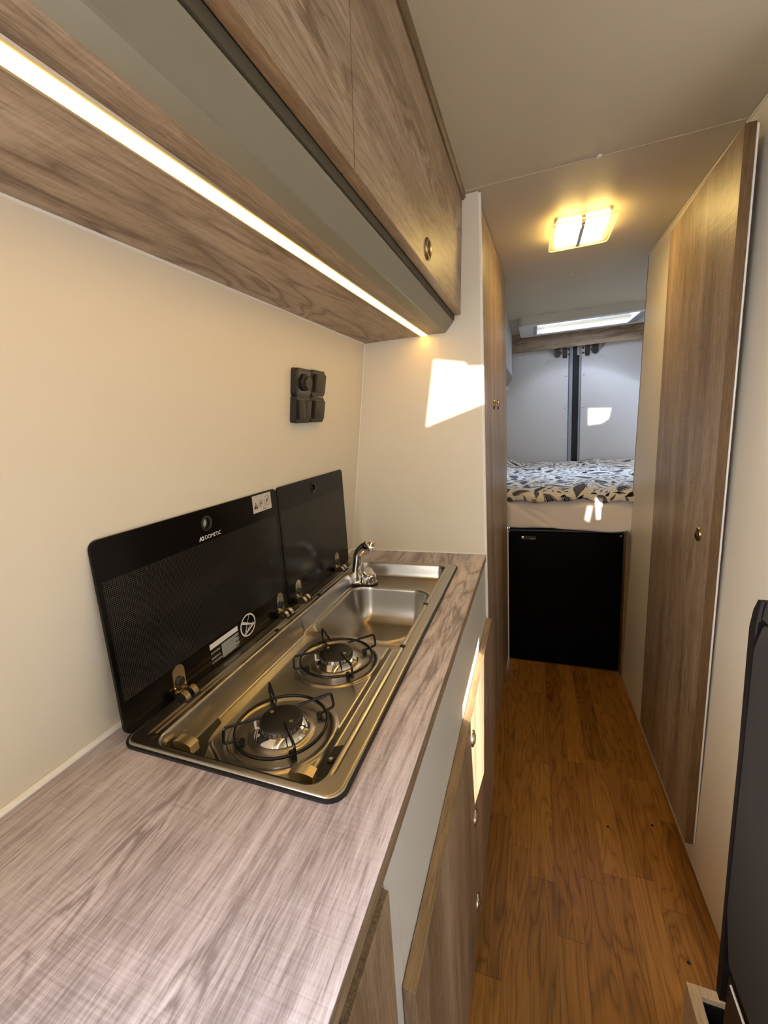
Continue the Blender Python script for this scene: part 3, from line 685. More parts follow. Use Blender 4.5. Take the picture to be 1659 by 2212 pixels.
b = B(); box(b, 0.469, 0.4865, -.9, -0.0445, 0.02, 0.853, .0008, 1); obj('door', b, M['oak_z'], t)
b = B(); o4 = [(0.0035, -.95), (0.4825, -.95), (0.4825, YP - .0005), (0.0035, YP - .0005)]; i4 = [(0.058, .012), (0.400, .012), (0.400, .888), (0.058, .888)]
ringprism(b, o4, i4, 0.868, ZC)
wt = obj('worktop', b, M['oak_top'], None); tag(wt, 'grey-brown oak laminate worktop along the left wall holding the hob', 'worktop')
b = B(); box(b, 0.4822, 0.4832, -.95, YP - .002, 0.8682, 0.8895, .0004, 1); obj('front_edge', b, M['oak_y'], wt)

# ------------------------------------------------------------------ hob and sink unit
hob = thing('hob_sink_unit', 'stainless two-burner gas hob and sink with raised black glass lids, set in the worktop', 'hob', (0.228, 0.45, ZC))
P = ZC - .033
def sdr(x, y, x0, x1, y0, y1, r):
    cx, cy = (x0 + x1) / 2, (y0 + y1) / 2; qx = np.abs(x - cx) - (x1 - x0) / 2 + r; qy = np.abs(y - cy) - (y1 - y0) / 2 + r
    return np.hypot(np.maximum(qx, 0), np.maximum(qy, 0)) + np.minimum(np.maximum(qx, qy), 0) - r
def ss(a, b_, v):
    t_ = np.clip((v - a) / (b_ - a), 0, 1); return t_ * t_ * (3 - 2 * t_)
BUR = ((0.2445, 0.1335), (0.2445, 0.349))
HX, HYY = (0.045, 0.4114), (0.0, 0.90)
nx, ny = 246, 602
def fh(I, J):
    x = HX[0] + (HX[1] - HX[0]) * I / (nx - 1); y = HYY[0] + (HYY[1] - HYY[0]) * J / (ny - 1)
    r = .024
    # pull the corner points on to the rounded outline
    cx = np.clip(x, HX[0] + r, HX[1] - r); cy = np.clip(y, HYY[0] + r, HYY[1] - r); dx, dy = x - cx, y - cy; dd = np.hypot(dx, dy); corner = (np.abs(dx) > 0) & (np.abs(dy) > 0)
    mx_ = np.maximum(np.abs(dx), np.abs(dy)); k = np.where(corner & (dd > 1e-9), mx_ / np.maximum(dd, 1e-9), 1.0)
    x = cx + dx * k; y = cy + dy * k
    din = -sdr(x, y, HX[0], HX[1], HYY[0], HYY[1], r)
    rim = .0065 - .0050 * (1 - np.clip(din / .006, 0, 1)) ** 2
    rim = rim + .0016 * np.exp(-((x - .0735) / .0032) ** 2) * ss(.02, .035, y) * ss(.885, .87, y)
    rim = rim - .0016 * np.exp(-((x - .0865) / .0022) ** 2) * ss(.02, .035, y) * ss(.885, .87, y)
    rim = rim - .0018 * np.exp(-((x - .3855) / .0016) ** 2) * ss(.03, .05, y) * ss(.875, .86, y)
    so = -sdr(x, y, .0965, .3790, .0115, .8815, .026)
    tt = np.clip(so / .013, 0, 1); tw = ss(0, 1, tt)
    gut = -.041
    # raised hob plateau with its swept near corners
    xlft = .133 + .050 * ss(.088, .040, y); xrgt = .341 - .0 * y
    pl = np.minimum(np.minimum(x - xlft, xrgt - x), np.minimum(y - .014, .440 - y - .03 * ss(.16, .13, x)))
    hp = .008 * ss(0, .010, pl)
    # tap ledge behind and beside the sink at plateau height
    hp = np.maximum(hp, .006 * ss(.452, .462, y))
    h = gut + hp
    for bx, by in BUR:
        rr = np.hypot(x - bx, y - by)
        h = h + .0026 * (ss(.094, .088, rr) - ss(.085, .079, rr)) + .0030 * ss(.056, .046, rr)
    sk = -sdr(x, y, .117, .360, .462, .768, .058)
    sf = 1 - (1 - np.clip(sk / .052, 0, 1)) ** 3.4
    h = h + .002 * np.exp(-((sk + .004) / .004) ** 2) * ss(.0, .01, so)
    h = h * (1 - sf) + (-.132) * sf
    dr_ = np.hypot(x - .245, y - .60); h = h - .004 * ss(.032, .026, dr_)
    z = rim * (1 - tw) + h * tw
    return x, y, ZC + z
hb = grid(nx, ny, fh, 'steel_pan', M['steel'], parent=hob, origin=(0.228, 0.45, ZC))
b = B(); ringprism(b, rrect(.0435, .4135, -.0018, .9018, .025), rrect(.062, .396, .016, .884, .02), ZC - .0002, ZC + .0042); obj('rubber_gasket', b, M['rubber'], hob)
b = B(); lathe(b, [(0, .001), (.010, .001), (.012, .003), (.026, .004), (.028, 0)], (.245, .60, ZC - .137), n=28); obj('drain', b, M['chrome'], hob, True)
for (x, y, dz) in ((.0865, .025, .006), (.371, .027, .001), (.373, .862, .0055), (.3814, .59, .006), (.383, .377, .006), (.0835, .378, .006), (.0835, .589, .006)):
    b = B(); lathe(b, [(0, .0020), (.0042, .0018), (.0062, .0005), (.0062, -.001)], (x, y, ZC + dz), n=18); obj('lid_buffer', b, M['rubber'], hob, True)
for (y, z) in ((.1367, .8838), (.0686, .8841), (.3925, .8847), (.4607, .8846), (.4861, .8844), (.555, .8832), (.7181, .8839)):
    b = B(); lathe(b, [(0, .003), (.0022, .0026), (.0034, .0)], (.0995, y, z - .006), (1, 0, .35), 14); obj('rivet', b, M['chrome'], hob, True)
# burners
for (bx, by) in BUR:
    c = (bx, by, P + .003)
    b = B(); lathe(b, [(.044, 0), (.0455, .001), (.043, .0035), (.036, .009), (.0345, .0095), (.0345, .017), (.030, .0175), (0, .0175)], c, n=48); bn = obj('burner', b, M['chrome'], hob, True)
    b = B()
    for k in range(26):
        a = 2 * PI * k / 26; q = Vector((bx + .0345 * math.cos(a), by + .0345 * math.sin(a), P + .0165)); tn = Vector((-math.sin(a), math.cos(a), 0)) * .0007; rd = Vector((math.cos(a), math.sin(a), 0)) * .0006
        vs = [b.verts.new(q + s1 * tn + s2 * rd + Vector((0, 0, s3 * .003))) for s3 in (-1, 1) for s1, s2 in ((-1, -1), (1, -1), (1, 1), (-1, 1))]
        for f in ((0, 1, 2, 3), (7, 6, 5, 4), (0, 4, 5, 1), (1, 5, 6, 2), (2, 6, 7, 3), (3, 7, 4, 0)): b.faces.new([vs[i] for i in f])
    obj('flame_slots', b, M['ink'], bn)
    b = B(); lathe(b, [(0, .0225), (.030, .0225), (.0345, .0205), (.0358, .0185), (.035, .017), (0, .017)], c, n=48); cp = obj('burner_cap', b, M['capblack'], bn, True)
    for dx, dy in ((.022, -.004), (-.022, .008)):
        b = B(); lathe(b, [(.0016, .0004), (.0022, .0008), (.0028, .0004), (.0028, 0)], (bx + dx, by + dy, P + .0255), n=14); obj('cap_screw', b, M['brass'], bn, True)
    b = B(); tube(b, [(bx - .043, by - .012, P + .002), (bx - .043, by - .012, P + .018)], .0022, 10); obj('spark_electrode', b, M['print'], bn, True)
    # pan support: ring wire and four bent prongs, each on a rubber foot
    b = B(); tube(b, [(bx + .0755 * math.cos(2 * PI * k / 64), by + .0755 * math.sin(2 * PI * k / 64), P + .0125) for k in range(64)], .0026, 10, closed=True); ps = obj('pan_support', b, M['enamel'], hob, True)
    for k in range(4):
        a = math.radians(45 + 90 * k); er = Vector((math.cos(a), math.sin(a), 0)); et = Vector((-math.sin(a), math.cos(a), 0)); o0 = Vector((bx, by, P))
        pts = [o0 + er * .062 + Vector((0, 0, .006)), o0 + er * .068 + Vector((0, 0, .0085)), o0 + er * .092 + Vector((0, 0, .012)), o0 + er * .089 + Vector((0, 0, .0385)), o0 + er * .030 + Vector((0, 0, .036))]
        b = B(); tube(b, fillet(pts, .006), .0023, 9); pg = obj('prong', b, M['enamel'], ps, True)
        b = B(); lathe(b, [(0, .0095), (.0045, .0085), (.0052, .005), (.0045, 0), (0, 0)], o0 + er * .0645 + Vector((0, 0, .001)), n=14); obj('rubber_foot', b, M['rubber'], pg, True)
# control knobs and black panels
def ctrl(kx, ky, ang):
    c = Vector((kx, ky, P - .004)); b = B()
    lathe(b, [(0.0, .012), (.0165, .012), (.0185, .009), (.019, 0)], c, n=28); k = obj('control_knob', b, M['black'], hob, True)
    b = B(); pts = [(-.0175, .012), (.0175, .012), (.0182, .0265), (.012, .0292), (.004, .0304), (-.004, .0304), (-.012, .0292), (-.0182, .0265)]
    prism(b, pts, 'y', -.0085, .0085)
    bmesh.ops.bevel(b, geom=[e for e in b.edges if e.calc_face_angle() > .6], offset=.0009, segments=2, affect='EDGES')
    bmesh.ops.rotate(b, verts=b.verts, cent=(0, 0, 0), matrix=Matrix.Rotation(ang, 3, 'Z')); bmesh.ops.translate(b, verts=b.verts, vec=c)
    obj('grip', b, M['brass'], k, True)
ctrl(.126, .047, math.radians(-4)); ctrl(.3335, .047, math.radians(4))
b = B(); prism(b, [(.1005, .046), (.1535, .046), (.1475, .0600), (.1405, .0731), (.130, .0880), (.1262, .0990), (.1213, .1301), (.1005, .143)], 'z', P - .0085, P - .0068); obj('control_panel', b, M['capblack'], hob)
b = B(); prism(b, [(.3435, .1235), (.3585, .1321), (.3605, .062), (.352, .040), (.345, .046), (.343, .07)], 'z', P - .0085, P + .0012); cpn = obj('control_panel', b, M['capblack'], hob)
b = B(); lathe(b, [(.0055, 0), (.0055, .003), (.0045, .004), (0, .004)], (.3515, .0965, P + .001), n=20); ig = obj('igniter_button', b, M['black'], cpn, True)
b = B()
for a in (20, 80, 140):
    q = Matrix.Rotation(math.radians(a), 3, 'Z'); b2 = [Vector(p) for p in ((-.0032, -.0005, 0), (.0032, -.0005, 0), (.0032, .0005, 0), (-.0032, .0005, 0))]
    b.faces.new([b.verts.new(q @ p + Vector((.3515, .0965, P + .0052 + a * 1e-6))) for p in b2])
obj('spark_symbol', b, M['print'], ig)
# glass lids
GX0, GX1 = .0445, .0495
def lid(y0, y1, label, holey):
    mm = lidmat(label + '_glass', y0 + .008 - .0, y1 - .012, .9535, 1.147)
    # the dot print uses object coordinates: this mesh keeps its origin at the parent, so shift them
    b = B(); o_ = rrect(y0, y1, .899, 1.209, .014); n = len(o_)
    hc = 24; hole = [(holey + .012 * math.cos(2 * PI * k / hc), 1.181 + .012 * math.sin(2 * PI * k / hc)) for k in range(hc)]
    for x, fl in ((GX0, 0), (GX1, 1)):
        es = []
        for lp in (o_, hole):
            vs = [b.verts.new((x, u, v)) for u, v in lp]; es += [b.edges.new((vs[i], vs[(i + 1) % len(vs)])) for i in range(len(vs))]
        bmesh.ops.triangle_fill(b, edges=es, use_beauty=True)
    b.verts.ensure_lookup_table()
    for base, lp in ((0, o_), (len(o_), hole)):
        tot = len(o_) + hc; k = len(lp)
        for i in range(k):
            j = (i + 1) % k
            b.faces.new((b.verts[base + i], b.verts[base + j], b.verts[tot + base + j], b.verts[tot + base + i]))
    off = wloc(hob)
    for nd in mm.node_tree.nodes:
        pass
    return obj('glass_lid', b, mm, hob)
def shift_dots(o):
    """move the dot print's object coordinates back into world metres"""
    t_ = o.active_material.node_tree; tcn = [n for n in t_.nodes if n.type == 'TEX_COORD'][0]; sep = [n for n in t_.nodes if n.type == 'SEPXYZ'][0]
    vm = N(t_, 'ShaderNodeVectorMath', operation='ADD'); vm.inputs[1].default_value = wloc(hob)
    t_.links.new(tcn.outputs['Object'], vm.inputs[0]); t_.links.new(vm.outputs[0], sep.inputs[0])
lid1 = lid(.0085, .487, 'hob_lid', .2405); lid2 = lid(.4905, .8785, 'sink_lid', .6735)
for l in (lid1, lid2): shift_dots(l)
lid1['label'] = 'larger black glass lid with white prints, over the burners'; lid2['label'] = 'smaller black glass lid, over the sink'
for l, y in ((lid1, .2405), (lid2, .6735)):
    b = B(); lathe(b, [(.0095, -.007), (.0115, -.007), (.0150, 0), (.0150, .001), (.0105, .0022), (.0095, .001)], (GX1, y, 1.181), (1, 0, 0), 32); obj('grip_ring', b, M['capblack'], l, True)
# hinges
def hinge(l, y):
    b = B(); pts = [(y - .0135, .9), (y + .0135, .9)] + [(y + .0135 * math.cos(a), .9415 + .0135 * math.sin(a)) for a in [PI * k / 10 for k in range(11)]]
    prism(b, pts, 'x', GX1, GX1 + .0016); hg = obj('hinge', b, M['hinge'], l)
    b = B(); lathe(b, [(.0092, 0), (.0092, .003), (.0076, .0045), (.0028, .0045), (.0022, .003), (0, .003)], (GX1 + .0016, y, .9245), (1, 0, 0), 18); obj('hinge_screw', b, M['black'], hg, True)
    for s in (-1, 1):
        yc = y + s * .0095; b = B(); pr = []
        for k in range(13):
            a = math.radians(180 - 16 * k); pr.append((GX1 + .0138 + .0136 * math.cos(a), .8995 + .0136 * math.sin(a)))
        inner = [(GX1 + .0138 + .0120 * math.cos(math.radians(180 - 16 * k)), .8995 + .0120 * math.sin(math.radians(180 - 16 * k))) for k in range(13)]
        prism(b, pr + inner[::-1], 'y', yc - .0052, yc + .0052); obj('hinge_knuckle', b, M['hinge'], hg)
    b = B(); prism(b, rrect(GX1 + .002, GX1 + .031, y - .0175, y + .0175, .004), 'z', ZC + .0062, ZC + .0080); obj('hinge_slot', b, M['rubber'], hg)
for l, y in ((lid1, .121), (lid1, .452), (lid2, .542), (lid2, .787)): hinge(l, y)
# prints on the large lid
XP = GX1 + .0004; uy = (0, 1, 0); uz = (0, 0, 1)
b = B(); add_text(b, 'DOMETIC', (XP, .2315, 1.1515), uy, uz, .0105)
for pts in ([(.2155, 1.151), (.2205, 1.160), (.2255, 1.151), (.2225, 1.151), (.2205, 1.155), (.2185, 1.151)], [(.2235, 1.1575), (.2265, 1.1595), (.2295, 1.156), (.2285, 1.1510), (.2255, 1.1510), (.2270, 1.155)]):
    b.faces.new([b.verts.new((XP, u, v)) for u, v in pts])
obj('brand_print', b, M['print'], lid1)
b = B(); b.faces.new([b.verts.new((XP, u, v)) for u, v in ((.2025, .9375), (.2875, .9375), (.2875, .9485), (.2025, .9485))])
add_text(b, 'ACHTUNG', (XP, .2035, .9275), uy, uz, .0052); add_text(b, 'WARNING', (XP, .2035, .9165), uy, uz, .0052); add_text(b, 'ATTENTION', (XP, .2035, .9075), uy, uz, .0052)
for k in range(13):
    z = .9325 - k * .0023; u = .2345
    while u < .2875 - (.012 if k in (3, 7, 11) else 0):
        wd = random.uniform(.003, .009); b.faces.new([b.verts.new((XP, p, q)) for p, q in ((u, z), (min(u + wd, .288), z), (min(u + wd, .288), z + .0011), (u, z + .0011))]); u += wd + .0011
obj('warning_print', b, M['print'], lid1)
b = B(); cy, cz = .3225, .9335; n = 40
for k in range(n):
    a0, a1 = 2 * PI * k / n, 2 * PI * (k + 1) / n
    b.faces.new([b.verts.new((XP, cy + r_ * math.cos(a), cz + r_ * 0.93 * math.sin(a))) for r_, a in ((.0265, a0), (.0265, a1), (.0232, a1), (.0232, a0))])
def quad(b, pts, x): b.faces.new([b.verts.new((x, cy + u, cz + v)) for u, v in pts])
quad(b, [(-.018, .0150), (-.0215, .0095), (.0165, -.0070), (.0150, -.0030)], XP)
quad(b, [(-.0165, -.0165), (-.0140, -.0190), (.0215, -.0070), (.0225, -.0040)], XP)
for k in range(5):
    u = -.007 + k * .006; v = -.0115 + k * .0021
    b.faces.new([b.verts.new((XP, cy + u + .0017 * math.cos(2 * PI * i / 8), cz + v + .0034 * math.sin(2 * PI * i / 8))) for i in range(8)])
quad(b, [(-.016, -.018), (-.0148, -.019), (.0075, .0205), (.0062, .021)], XP + .0001)
obj('no_lid_on_flame_symbol', b, M['print'], lid1)
# warning sticker
b = B(); s0, s1, t0, t1 = .3890, .4615, 1.1665, 1.2055
b.faces.new([b.verts.new((XP, u, v)) for u, v in ((s0, t0), (s1, t0), (s1, t1), (s0, t1))]); st = obj('warning_sticker', b, M['stick'], lid1); st['label'] = 'pale warning sticker with triangle and hand symbols'
b = B(); X2 = XP + .0003
b.faces.new([b.verts.new((X2, u, v)) for u, v in ((.3925, 1.1755), (.4085, 1.1755), (.4005, 1.1905))])
obj('warning_triangle', b, M['ink'], st)
b = B(); b.faces.new([b.verts.new((X2 + .0002, u, v)) for u, v in ((.3998, 1.1795), (.4012, 1.1795), (.4017, 1.1868), (.3993, 1.1868))]); b.faces.new([b.verts.new((X2 + .0002, u, v)) for u, v in ((.3996, 1.1768), (.4014, 1.1768), (.4014, 1.1784), (.3996, 1.1784))])
obj('exclamation_mark', b, M['stick'], st)
b = B()
for cy, cz, rr in ((.4195, 1.1850, .0088), (.4440, 1.1875, .0118)):
    for k in range(30):
        a0, a1 = 2 * PI * k / 30, 2 * PI * (k + 1) / 30
        b.faces.new([b.verts.new((X2, cy + q * math.cos(a), cz + q * math.sin(a))) for q, a in ((rr, a0), (rr, a1), (rr - .0008, a1), (rr - .0008, a0))])
    for g in range(3): quad(b, [(-.003 + g * .002, -.003 + g * .0012), (-.0018 + g * .002, -.003 + g * .0012), (-.0008 + g * .002, .003 + g * .0006), (-.002 + g * .002, .003 + g * .0006)], X2)
    quad(b, [(-.0030, -.0055), (.0035, -.0010), (.0042, .0020), (.0030, .0022)], X2)
    quad(b, [(-rr * .6, -rr * .7), (-rr * .5, -rr * .75), (rr * .62, rr * .68), (rr * .52, rr * .75)], X2 + .0001)
obj('hand_symbols', b, M['inkb'], st)
b = B(); add_text(b, 'MAX', (X2, .4265, 1.1690), uy, uz, .0062); obj('sticker_text', b, M['ink'], st)

# ------------------------------------------------------------------ tap
t = thing('tap', 'chrome tap with angled spout and round lever at the far end of the sink', 'tap', (.135, .785, P + .006))
ZT = P - .0002
b = B(); prism(b, rrect(.090, .182, .762, .808, .0225, 10), 'z', ZT, ZT + .006); obj('base_plate', b, M['rubber'], t)
b = B(); prism(b, rrect(.0915, .1805, .7635, .8065, .021, 10), 'z', ZT + .006, ZT + .010); obj('base', b, M['chrome'], t, True)
b = B(); pth = fillet([(.1135, .785, ZT + .008), (.1145, .785, ZT + .035), (.124, .786, .958), (.148, .786, .979), (.166, .784, .9835)], .03, 8); nP = len(pth)
tube(b, pth, [.0185 - (.0185 - .0125) * min(1, i / (nP * .45)) if i < nP * .45 else .0125 + .0025 * (i - nP * .45) / (nP * .55) for i in range(nP)], 24); sp_ = obj('spout', b, M['chrome'], t, True)
b = B(); lathe(b, [(0, -.010), (.0140, -.010), (.0170, -.004), (.0178, .012), (.0170, .018), (.0135, .0185), (.0130, .015), (0, .015)], (.158, .7845, .983), (.93, -.05, -.36), 26); obj('nozzle', b, M['chrome'], sp_, True)
b = B(); lathe(b, [(.0225, 0), (.0225, .020), (.0205, .026), (.015, .031), (0, .0325)], (.1555, .785, ZT + .008), (0, 0, 1), 32); obj('valve_body', b, M['chrome'], t, True)
b = B(); prism(b, rrect(-.0115, .0115, -.020, .020, .008), 'z', 0, .008); bmesh.ops.bevel(b, geom=[e for e in b.edges if abs(e.verts[0].co.z - e.verts[1].co.z) < 1e-6 and e.verts[0].co.z > .005], offset=.002, segments=3, affect='EDGES')
bmesh.ops.rotate(b, verts=b.verts, cent=(0, 0, 0), matrix=Matrix.Rotation(math.radians(22), 3, 'X')); bmesh.ops.translate(b, verts=b.verts, vec=(.1555, .780, ZT + .037)); obj('lever', b, M['chrome'], t, True)

# ------------------------------------------------------------------ wall sockets and switches: a block of four black units
kx = 0.1398
def wallpt(y, z, off): return Vector((xl(z) + off, y, z))
def unit(name, label, cat, yc, zc, kind):
    t = thing(name, label, cat, wallpt(yc, zc - .033, 0), 'black switch units on the wall')
    rot = Matrix.Rotation(math.atan(kx), 3, 'Y'); c = wallpt(yc, zc, 0)
    def place(b):
        bmesh.ops.rotate(b, verts=b.verts, cent=(0, 0, 0), matrix=rot); bmesh.ops.translate(b, verts=b.verts, vec=c); return b
    h, w_ = .0330, .0385
    b = B(); prism(b, rrect(-w_, w_, -h, h, .007), 'x', 0.0005, .016)
    bmesh.ops.bevel(b, geom=[e for e in b.edges if all(abs(v.co.x - .016) < 1e-6 for v in e.verts)], offset=.003, segments=3, affect='EDGES'); obj('frame', place(b), M['switch'], t, True)
    b = B(); prism(b, rrect(-w_ + .008, w_ - .008, -h + .007, h - .007, .004), 'x', .0155, .0168); obj('insert', place(b), M['black'], t)
    if kind == 'usb':
        b = B(); lathe(b, [(.021, 0), (.021, .006), (.019, .008), (0, .008)], (.0165, .0, 0), (1, 0, 0), 32); s_ = obj('socket_body', place(b), M['switch'], t, True)
        b = B(); lathe(b, [(.016, 0), (.0165, .004), (.015, .006), (0, .0062)], (.0245, .003, -.001), (1, 0, 0), 32); cv = obj('cover', place(b), M['switch2'], s_, True)
        b = B(); X_ = .0312
        def qd(pts): b.faces.new([b.verts.new((X_, u + .003, v - .001)) for u, v in pts])
        qd([(-.0004, -.005), (.0004, -.005), (.0004, .004), (-.0004, .004)]); qd([(-.0012, .004), (.0012, .004), (0, .0062)])
        qd([(-.0003, -.002), (.0003, -.002), (.003, .0005), (.0024, .0008)]); qd([(.0023, .0005), (.0034, .0005), (.0034, .002), (.0023, .002)])
        qd([(-.0003, -.003), (.0003, -.003), (-.0024, .0), (-.003, -.0002)]); b.faces.new([b.verts.new((X_, .003 - .0027 + .0008 * math.cos(i), -.001 + .0008 + .0008 * math.sin(i))) for i in [2 * PI * j / 8 for j in range(8)]])
        obj('usb_symbol', place(b), M['inkb'], cv)
    else:
        def rocker(u0, u1, tilt):
            b = B(); box(b, -.0035, .0065, u0, u1, -.0235, .0235, .002)
            bmesh.ops.rotate(b, verts=b.verts, cent=(0, 0, 0), matrix=Matrix.Rotation(math.radians(tilt), 3, 'Y')); bmesh.ops.translate(b, verts=b.verts, vec=(.0185, 0, 0)); obj('rocker', place(b), M['switch2'], t, True)
        if kind == 'double': rocker(-.0265, -.0006, -5); rocker(.0006, .0265, 4)
        else: rocker(-.0265, .0265, 3)
unit('usb_socket', 'black socket unit with round capped USB port, top left of the wall block', 'socket', .5938, 1.4605, 'usb')
unit('light_switch', 'black single rocker switch right of the USB socket', 'switch', .6728, 1.4625, 'single')
unit('light_switch', 'black double rocker switch below the USB socket', 'switch', .5938, 1.3945, 'double')
unit('light_switch', 'black single rocker switch at the lower right, beside the double rocker', 'switch', .6728, 1.3955, 'single')

# ------------------------------------------------------------------ overhead cabinet and its strip light
t = thing('overhead_cabinet', 'long oak overhead cabinet above the worktop with grey front rail', 'cupboard', (.27, .1, 1.61))
YA = -1.05
b = B(); prism(b, [(xl(1.6115) + .002, 1.6115), (.3414, 1.6115), (.3414, 1.628), (xl(1.628) + .002, 1.628)], 'y', YA, YP - .001); obj('bottom_panel', b, M['oak_y'], t)
b = B(); prism(b, [(xl(1.97) + .004, 1.645), (.394, 1.645), (.394, ZH - .003), (xl(1.97) + .004, ZH - .003)], 'y', YA, YP - .002); obj('body', b, M['white'], t)
b = B(); prism(b, [(.3416, 1.629), (.3416, 1.6110), (.3706, 1.6095), (.3735, 1.6110), (.3972, 1.6375), (.3985, 1.6400), (.3975, 1.6420), (.380, 1.6420), (.380, 1.629)], 'y', YA, YP - .001); obj('front_rail', b, M['grey'], t)['label'] = 'satin grey bevelled front rail'
b = B(); box(b, .385, .4012, YA, YP - .0015, 1.6424, 1.668); obj('rail_shade_strip', b, M['railshade'], t)  # added strip, shade below the door overhang put into its colour
for y0, y1, lab in ((YA, .1735, 0), (.1765, YP - .0015, 1)):
    b = B(); prism(b, [(.4035, 1.6565), (.4195, 1.6565), (.4207, 1.658), (.4342, 1.9685), (.416, 1.9685)], 'y', y0, y1); dd = obj('door', b, M['oak_y'], t)
    b = B(); prism(b, [(.4033, 1.6560), (.4200, 1.6560), (.4200, 1.6567), (.4033, 1.6567)], 'y', y0 + .0003, y1 - .0003); obj('edging', b, M['oak_edge'], dd)
    if lab: pushknob(dd, (.4224, .578, 1.6944), (.999, 0, -.043), .0215, M['knobm'], M['knobm'], .008)
b = B(); prism(b, [(.420, 1.9690), (.4385, 1.9690), (.4435, 1.9735), (.4445, ZH - .001), (.420, ZH - .001)], 'y', YA, YP - .001); obj('top_trim', b, M['oak_trim'], t)['label'] = 'darker oak trim at the ceiling'
t = thing('led_strip_light', 'glowing warm white light strip under the overhead cabinet', 'lamp', (.30, .0, 1.6115))
def strip(prof, y0, y1):
    """profile swept along y, running slightly out of parallel with the wall"""
    bb = prism(B(), prof, 'y', y0, y1)
    for v in bb.verts: v.co.x += -.0125 + .0137 * v.co.y * 1.0
    return bb
obj('housing', strip([(.2900, 1.6113), (.2910, 1.6090), (.3170, 1.6090), (.3180, 1.6113)], YA, YP - .004), M['alu'], t)
obj('diffuser', strip([(.2940, 1.6089), (.2960, 1.6075), (.3120, 1.6075), (.3140, 1.6089)], YA + .002, YP - .006), M['led'], t)

# ------------------------------------------------------------------ ceiling lamp
t = thing('ceiling_lamp', 'rectangular clear-edged ceiling lamp with two glowing panels above the aisle', 'lamp', (.783, 1.45, ZH))
b = B(); prism(b, rrect(.700, .866, 1.345, 1.570, .012), 'z', ZH - .012, ZH); obj('base', b, M['offwhite'], t)
b = B(); ringprism(b, rrect(.684, .884, 1.315, 1.580, .018), rrect(.708, .858, 1.337, 1.554, .008), ZH - .034, ZH - .030); pl_ = obj('glass_plate', b, M['lampplate'], t)
b = B(); ringprism(b, rrect(.6825, .8855, 1.3135, 1.5815, .0195), rrect(.685, .883, 1.316, 1.579, .017), ZH - .0345, ZH - .0295); obj('plate_edge', b, M['lampedge'], pl_)
for x0, x1 in ((.706, .776), (.790, .860)):
    b = B(); box(b, x0, x1, 1.340, 1.556, ZH - .033, ZH - .0125, .003); obj('light_panel', b, M['bulb'], t)
b = B(); box(b, .7765, .7895, 1.336, 1.560, ZH - .038, ZH - .0125, .002); obj('centre_bar', b, M['alu'], t)
b = B(); box(b, .778, .788, 1.352, 1.378, ZH - .041, ZH - .036, .002); obj('switch', b, M['brass'], t)

# ------------------------------------------------------------------ right-hand wet-room door
t = thing('door_1', '', '', (1.04, 1.1, .13)); del t['label'], t['category']; t['kind'] = 'structure'
def DS(p, k=1.0475): return tuple(c + (q - c) * k for q, c in zip(p, CAM))
b = B(); hexa(b, [DS(p) for p in ((1.029, .838, .137), (1.0475, .838, .137), (1.0475, 1.383, .114), (1.029, 1.383, .114), (1.0312, .838, 1.894), (1.0505, .838, 1.894), (1.0505, 1.352, 1.872), (1.0312, 1.352, 1.872))]); lf = obj('door_leaf', b, M['oak_z'], t)
b = B(); hexa(b, [DS(p) for p in ((1.0288, .8365, .137), (1.0476, .8365, .137), (1.0476, .8383, .137), (1.0288, .8383, .137), (1.0310, .8365, 1.894), (1.0506, .8365, 1.894), (1.0506, .8383, 1.894), (1.0310, .8383, 1.894))]); obj('edging', b, M['oak_edge_z'], lf)
b = B(); tube(b, [DS((1.0500, .836, .14)), DS((1.0530, .836, 1.888))], .0022, 8); obj('edge_seal', b, M['bead'], lf, True)
pushknob(lf, DS((1.0300, .916, 1.0083)), (-1, 0, 0), .0205)

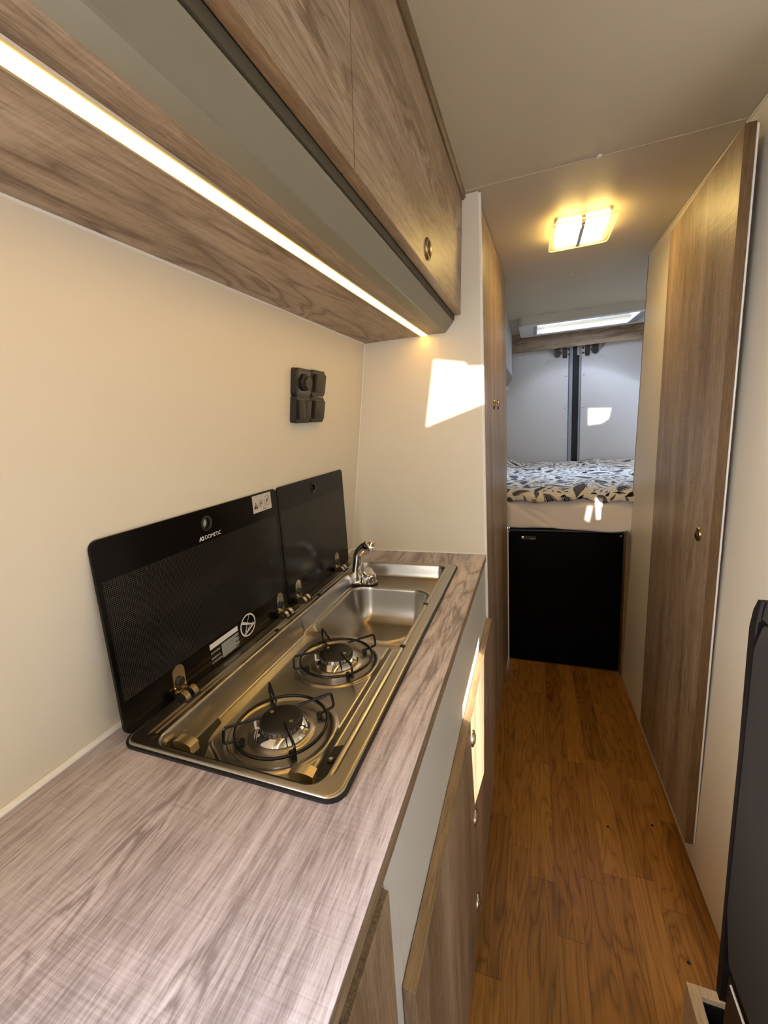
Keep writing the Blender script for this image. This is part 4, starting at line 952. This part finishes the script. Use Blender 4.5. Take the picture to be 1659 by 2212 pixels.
# ------------------------------------------------------------------ seat at the right edge and the open floor box
t = thing('bench_seat', 'dark grey upholstered seat with black back edge at the right edge of the photo', 'seat', (.98, .16, 0))
b = B(); sd = [(-.02, .515), (.252, .515), (.2625, .60), (.2635, .85), (.2655, 1.02), (.262, 1.062), (.250, 1.075), (-.02, 1.075)]
prism(b, sd, 'x', .90, .975); bmesh.ops.bevel(b, geom=[e for e in b.edges if abs(e.verts[0].co.x - e.verts[1].co.x) < 1e-6], offset=.012, segments=4, affect='EDGES'); obj('backrest', b, M['seat'], t, True)
b = B(); sd = [(-.02, 1.066), (.258, 1.066), (.250, 1.095), (.228, 1.135), (.17, 1.185), (-.02, 1.22)]
prism(b, sd, 'x', .902, .973); obj('headrest', b, M['seat'], t, True)
b = B(); sh = [(.2530, .440), (.2660, .440), (.2720, .70), (.2735, .85), (.2790, 1.0), (.2800, 1.045), (.2740, 1.072), (.2640, 1.090), (.256, 1.09), (.262, 1.062), (.2655, 1.02), (.2635, .85), (.2625, .60), (.253, .52)]
prism(b, sh, 'x', .8985, .9765); obj('back_shell', b, M['seatblack'], t, True)
b = B(); box(b, .905, .97, -.02, .250, 0.0, .497); obj('pedestal', b, M['darkbrown'], t)
b = B(); tube(b, [(.9005, -.02, .5045), (.9005, .231, .5045)], .0016, 8); obj('piping', b, M['print'], t, True)
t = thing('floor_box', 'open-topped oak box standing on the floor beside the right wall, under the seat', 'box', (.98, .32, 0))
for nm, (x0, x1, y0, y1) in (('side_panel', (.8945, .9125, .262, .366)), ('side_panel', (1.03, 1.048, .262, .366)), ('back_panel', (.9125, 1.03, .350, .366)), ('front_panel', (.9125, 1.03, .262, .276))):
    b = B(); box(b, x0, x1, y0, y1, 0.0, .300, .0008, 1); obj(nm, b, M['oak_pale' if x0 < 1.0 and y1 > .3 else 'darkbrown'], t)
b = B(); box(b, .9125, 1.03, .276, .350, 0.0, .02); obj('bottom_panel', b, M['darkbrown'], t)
b = B(); box(b, .9128, 1.0297, .3465, .3498, .0205, .288); box(b, .9128, .9160, .2765, .3464, .0205, .288); obj('dark_inside', b, M['seatblack'], t)  # dark sheets over the inner faces of the box
